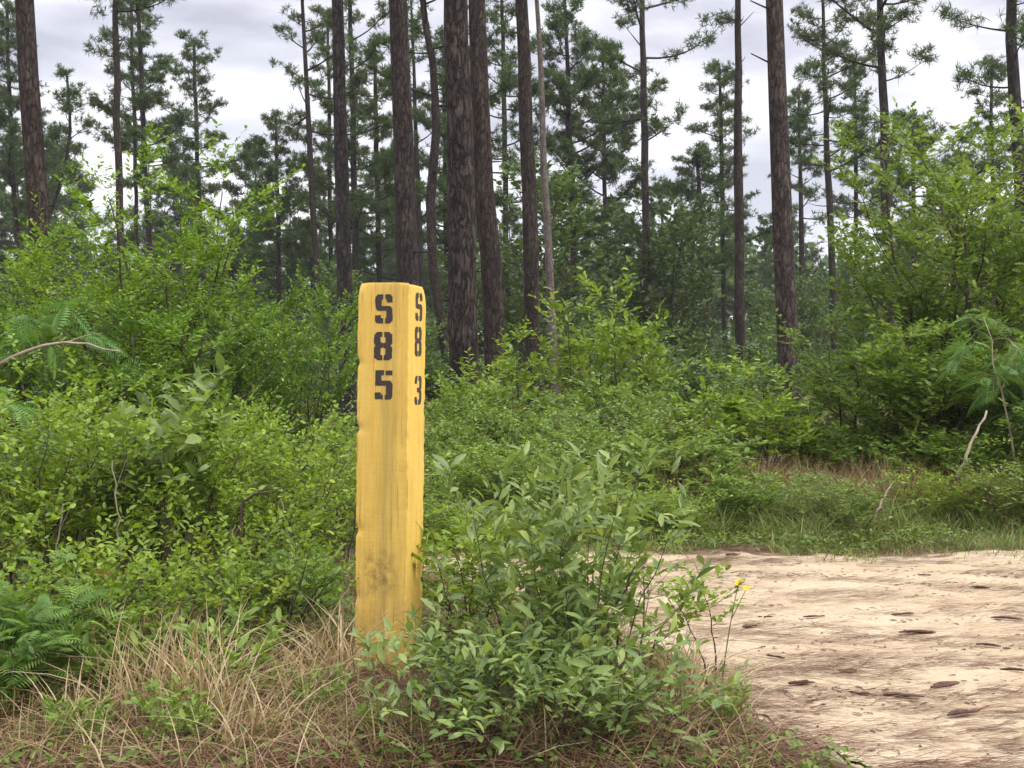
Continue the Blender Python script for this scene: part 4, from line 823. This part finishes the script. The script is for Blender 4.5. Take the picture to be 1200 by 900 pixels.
# sticks
def stick(label, pts, r0, r1, mat, Ys, name='dead_stick'):
    P = np.array([[X(px, Y), Y, Z(py, Y)] for (px, py), Y in zip(pts, Ys)]); b = P[0].copy(); Q = P - b
    k = 12; tt = np.linspace(0, 1, len(Q)); ti = np.linspace(0, 1, k); C = np.stack([np.interp(ti, tt, Q[:, c]) for c in range(3)], -1); C += np.random.default_rng(len(label)).normal(0, .004, C.shape)
    g = Geo(); g.tubes([C], [np.linspace(r0, r1, k)], 7)
    j = C[7]; e = j + (C[9] - C[7]) * 1.2 + np.array([.05, .02, .06]); g.tubes([bez(j, (j + e) / 2 + [0, 0, .02], e, 5)], [np.linspace(r1 * .9, r1 * .3, 5)], 5)
    o = link(name, g.mesh(name, M[mat]), None, tuple(b)); o['label'] = label; o['category'] = 'stick'
stick('bare pale stick leaning up into the drooping feathery sapling', [(1122, 560), (1136, 525), (1157, 482)], .016, .007, 'palewood', (8.3, 8.3, 8.4))
stick('broken pale stick poking out of the grass bank', [(1022, 612), (1032, 592), (1044, 570)], .012, .005, 'palewood', (7.6, 7.6, 7.7))
stick('arching lichen-grey dead branch over the thicket', [(-20, 470), (0, 424), (40, 408), (75, 400), (100, 404), (140, 412)], .014, .004, 'palewood', (6.4, 6.2, 6.2, 6.1, 6.1, 6.0), 'dead_branch')
stick('dark bare twig rising out of the thicket by the post', [(280, 640), (282, 590), (305, 578), (335, 571)], .010, .004, 'stem', (5.0, 5.0, 5.0, 5.1))
stick('dark bent stem on the sand side of the grey-green bush', [(704, 785), (714, 730), (722, 715), (745, 663)], .007, .003, 'stem', (3.7, 3.7, 3.7, 3.7))
stick('grey twig lying in the leaves by the post foot', [(505, 862), (530, 818), (548, 790)], .006, .003, 'palewood', (3.5, 3.55, 3.6))
for k, (px, py, ln, dx) in enumerate(((60, 640, 90, 14), (140, 610, 110, -10), (255, 655, 80, 20), (345, 640, 95, -16), (200, 700, 70, 8), (395, 690, 60, 6))):
    stick(['thin grey bare stem standing among the shrubs above the ferny plant', 'thin grey bare stem near the withered orange leaf', 'thin grey bare stem leaning by the dark bare twig', 'thin grey bare stem leaning towards the thicket near the post',
           'short grey bare stem behind the tallest tan clump', 'short grey bare stem at the very side of the post'][k], [(px, py + 40), (px + dx * .4, py + 40 - ln * .5), (px + dx, py + 40 - ln)], .005, .002, 'greystem', (4.6 + .1 * k, 4.6 + .1 * k, 4.65 + .1 * k), 'bare_stem')
# dead orange leaf caught in the thicket
g = Geo(); c = np.array([X(120, 4.75), 4.75, Z(665, 4.75)]); g.leaves(T_LONG, np.array([[0, 0, 0], [.01, 0, -.005], [0, .005, .01]]), np.array([[0, 0, -1.], [.5, 0, -1], [-.4, 0, -1]]), np.tile([0, -1., .2], (3, 1)), .085, .035, np.array([.2, .6, .8]))
o = link('dead_leaf', g.mesh('dead_leaf', M['pinkdry']), None, tuple(c)); o['label'] = 'withered orange leaf caught in the left thicket'; o['category'] = 'dead leaf'

# ------------------------------------------------------------------ damp air between the trees
m, nt, out = newmat('damp_air'); pv = nt.nodes.new('ShaderNodeVolumePrincipled'); pv.inputs['Color'].default_value = (.93, .95, 1, 1); pv.inputs['Density'].default_value = .0005; pv.inputs['Anisotropy'].default_value = .2
nt.links.new(pv.outputs[0], out.inputs['Volume'])
bm = bmesh.new(); bmesh.ops.create_cube(bm, size=1); bmesh.ops.scale(bm, vec=(1010, 830, 28), verts=bm.verts[:]); bmesh.ops.translate(bm, vec=(0, 290, 12), verts=bm.verts[:])
me = bpy.data.meshes.new('haze'); bm.to_mesh(me); bm.free(); me.materials.append(m)
stuff(link('haze', me), 'thin damp haze hanging among the far trees', 'haze')
# ------------------------------------------------------------------ light
EL, AZ = 52.0, 118.0                                       # sun elevation; azimuth measured clockwise from +Y (behind the camera on its right)
sd = Vector((math.sin(math.radians(AZ)) * math.cos(math.radians(EL)), math.cos(math.radians(AZ)) * math.cos(math.radians(EL)), math.sin(math.radians(EL))))
sun = bpy.data.lights.new('sun', 'SUN'); sun.energy = 1.5; sun.angle = math.radians(16); sun.color = (1, .95, .87)
so = bpy.data.objects.new('sun', sun); COL.objects.link(so); so.rotation_euler = sd.to_track_quat('Z', 'Y').to_euler(); so.location = (20, -20, 40)
w = bpy.data.worlds.new('World'); S.world = w; w.use_nodes = True; nt = w.node_tree; nt.nodes.clear()
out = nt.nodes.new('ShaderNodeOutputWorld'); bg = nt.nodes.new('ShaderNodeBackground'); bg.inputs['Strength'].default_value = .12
sky = nt.nodes.new('ShaderNodeTexSky'); sky.sky_type = 'NISHITA'; sky.sun_disc = False; sky.sun_elevation = math.radians(EL); sky.sun_rotation = math.radians(AZ)
tc = nt.nodes.new('ShaderNodeTexCoord'); sep = nt.nodes.new('ShaderNodeSeparateXYZ'); nt.links.new(tc.outputs['Generated'], sep.inputs[0])
mp = nt.nodes.new('ShaderNodeMapping'); mp.inputs['Scale'].default_value = (2.6, 2.6, 9.0); mp.inputs['Location'].default_value = (.7, .2, .35); nt.links.new(tc.outputs['Generated'], mp.inputs['Vector'])
nz = nt.nodes.new('ShaderNodeTexNoise'); nz.inputs['Scale'].default_value = 1.9; nz.inputs['Detail'].default_value = 6; nz.inputs['Roughness'].default_value = .5; nt.links.new(mp.outputs[0], nz.inputs['Vector'])
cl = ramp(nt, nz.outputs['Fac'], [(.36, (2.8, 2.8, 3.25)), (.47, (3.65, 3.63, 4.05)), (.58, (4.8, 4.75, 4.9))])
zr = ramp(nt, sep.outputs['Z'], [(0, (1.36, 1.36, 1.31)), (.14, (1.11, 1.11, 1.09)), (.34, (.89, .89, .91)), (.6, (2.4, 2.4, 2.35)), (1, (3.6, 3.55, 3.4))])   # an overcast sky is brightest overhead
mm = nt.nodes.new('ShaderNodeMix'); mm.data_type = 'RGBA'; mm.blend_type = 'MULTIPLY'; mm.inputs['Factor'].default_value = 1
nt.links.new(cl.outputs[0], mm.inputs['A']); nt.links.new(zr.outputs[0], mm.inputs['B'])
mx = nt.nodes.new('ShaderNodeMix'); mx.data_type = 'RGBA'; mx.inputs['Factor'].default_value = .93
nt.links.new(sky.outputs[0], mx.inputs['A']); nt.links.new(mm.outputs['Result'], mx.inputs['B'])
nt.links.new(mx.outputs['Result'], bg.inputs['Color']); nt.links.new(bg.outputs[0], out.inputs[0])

# ------------------------------------------------------------------ camera + render
cam = bpy.data.cameras.new('camera'); cam.sensor_width = 36; cam.lens = FP / 1200 * 36; cam.clip_end = 2000; cam.clip_start = .05
co = bpy.data.objects.new('camera', cam); COL.objects.link(co); co.location = (0, 0, H)
co.rotation_euler = (math.radians(90) - math.atan((450 - HOR) / FP), 0, 0)
S.camera = co
S.view_settings.view_transform = 'Standard'; S.view_settings.look = 'None'; S.view_settings.gamma = 1; S.view_settings.exposure = 1.0
S.render.engine = 'CYCLES'; c = S.cycles
c.max_bounces = 6; c.diffuse_bounces = 4; c.glossy_bounces = 2; c.transmission_bounces = 4; c.caustics_reflective = False; c.caustics_refractive = False
c.use_denoising = True; c.denoiser = 'OPENIMAGEDENOISE'
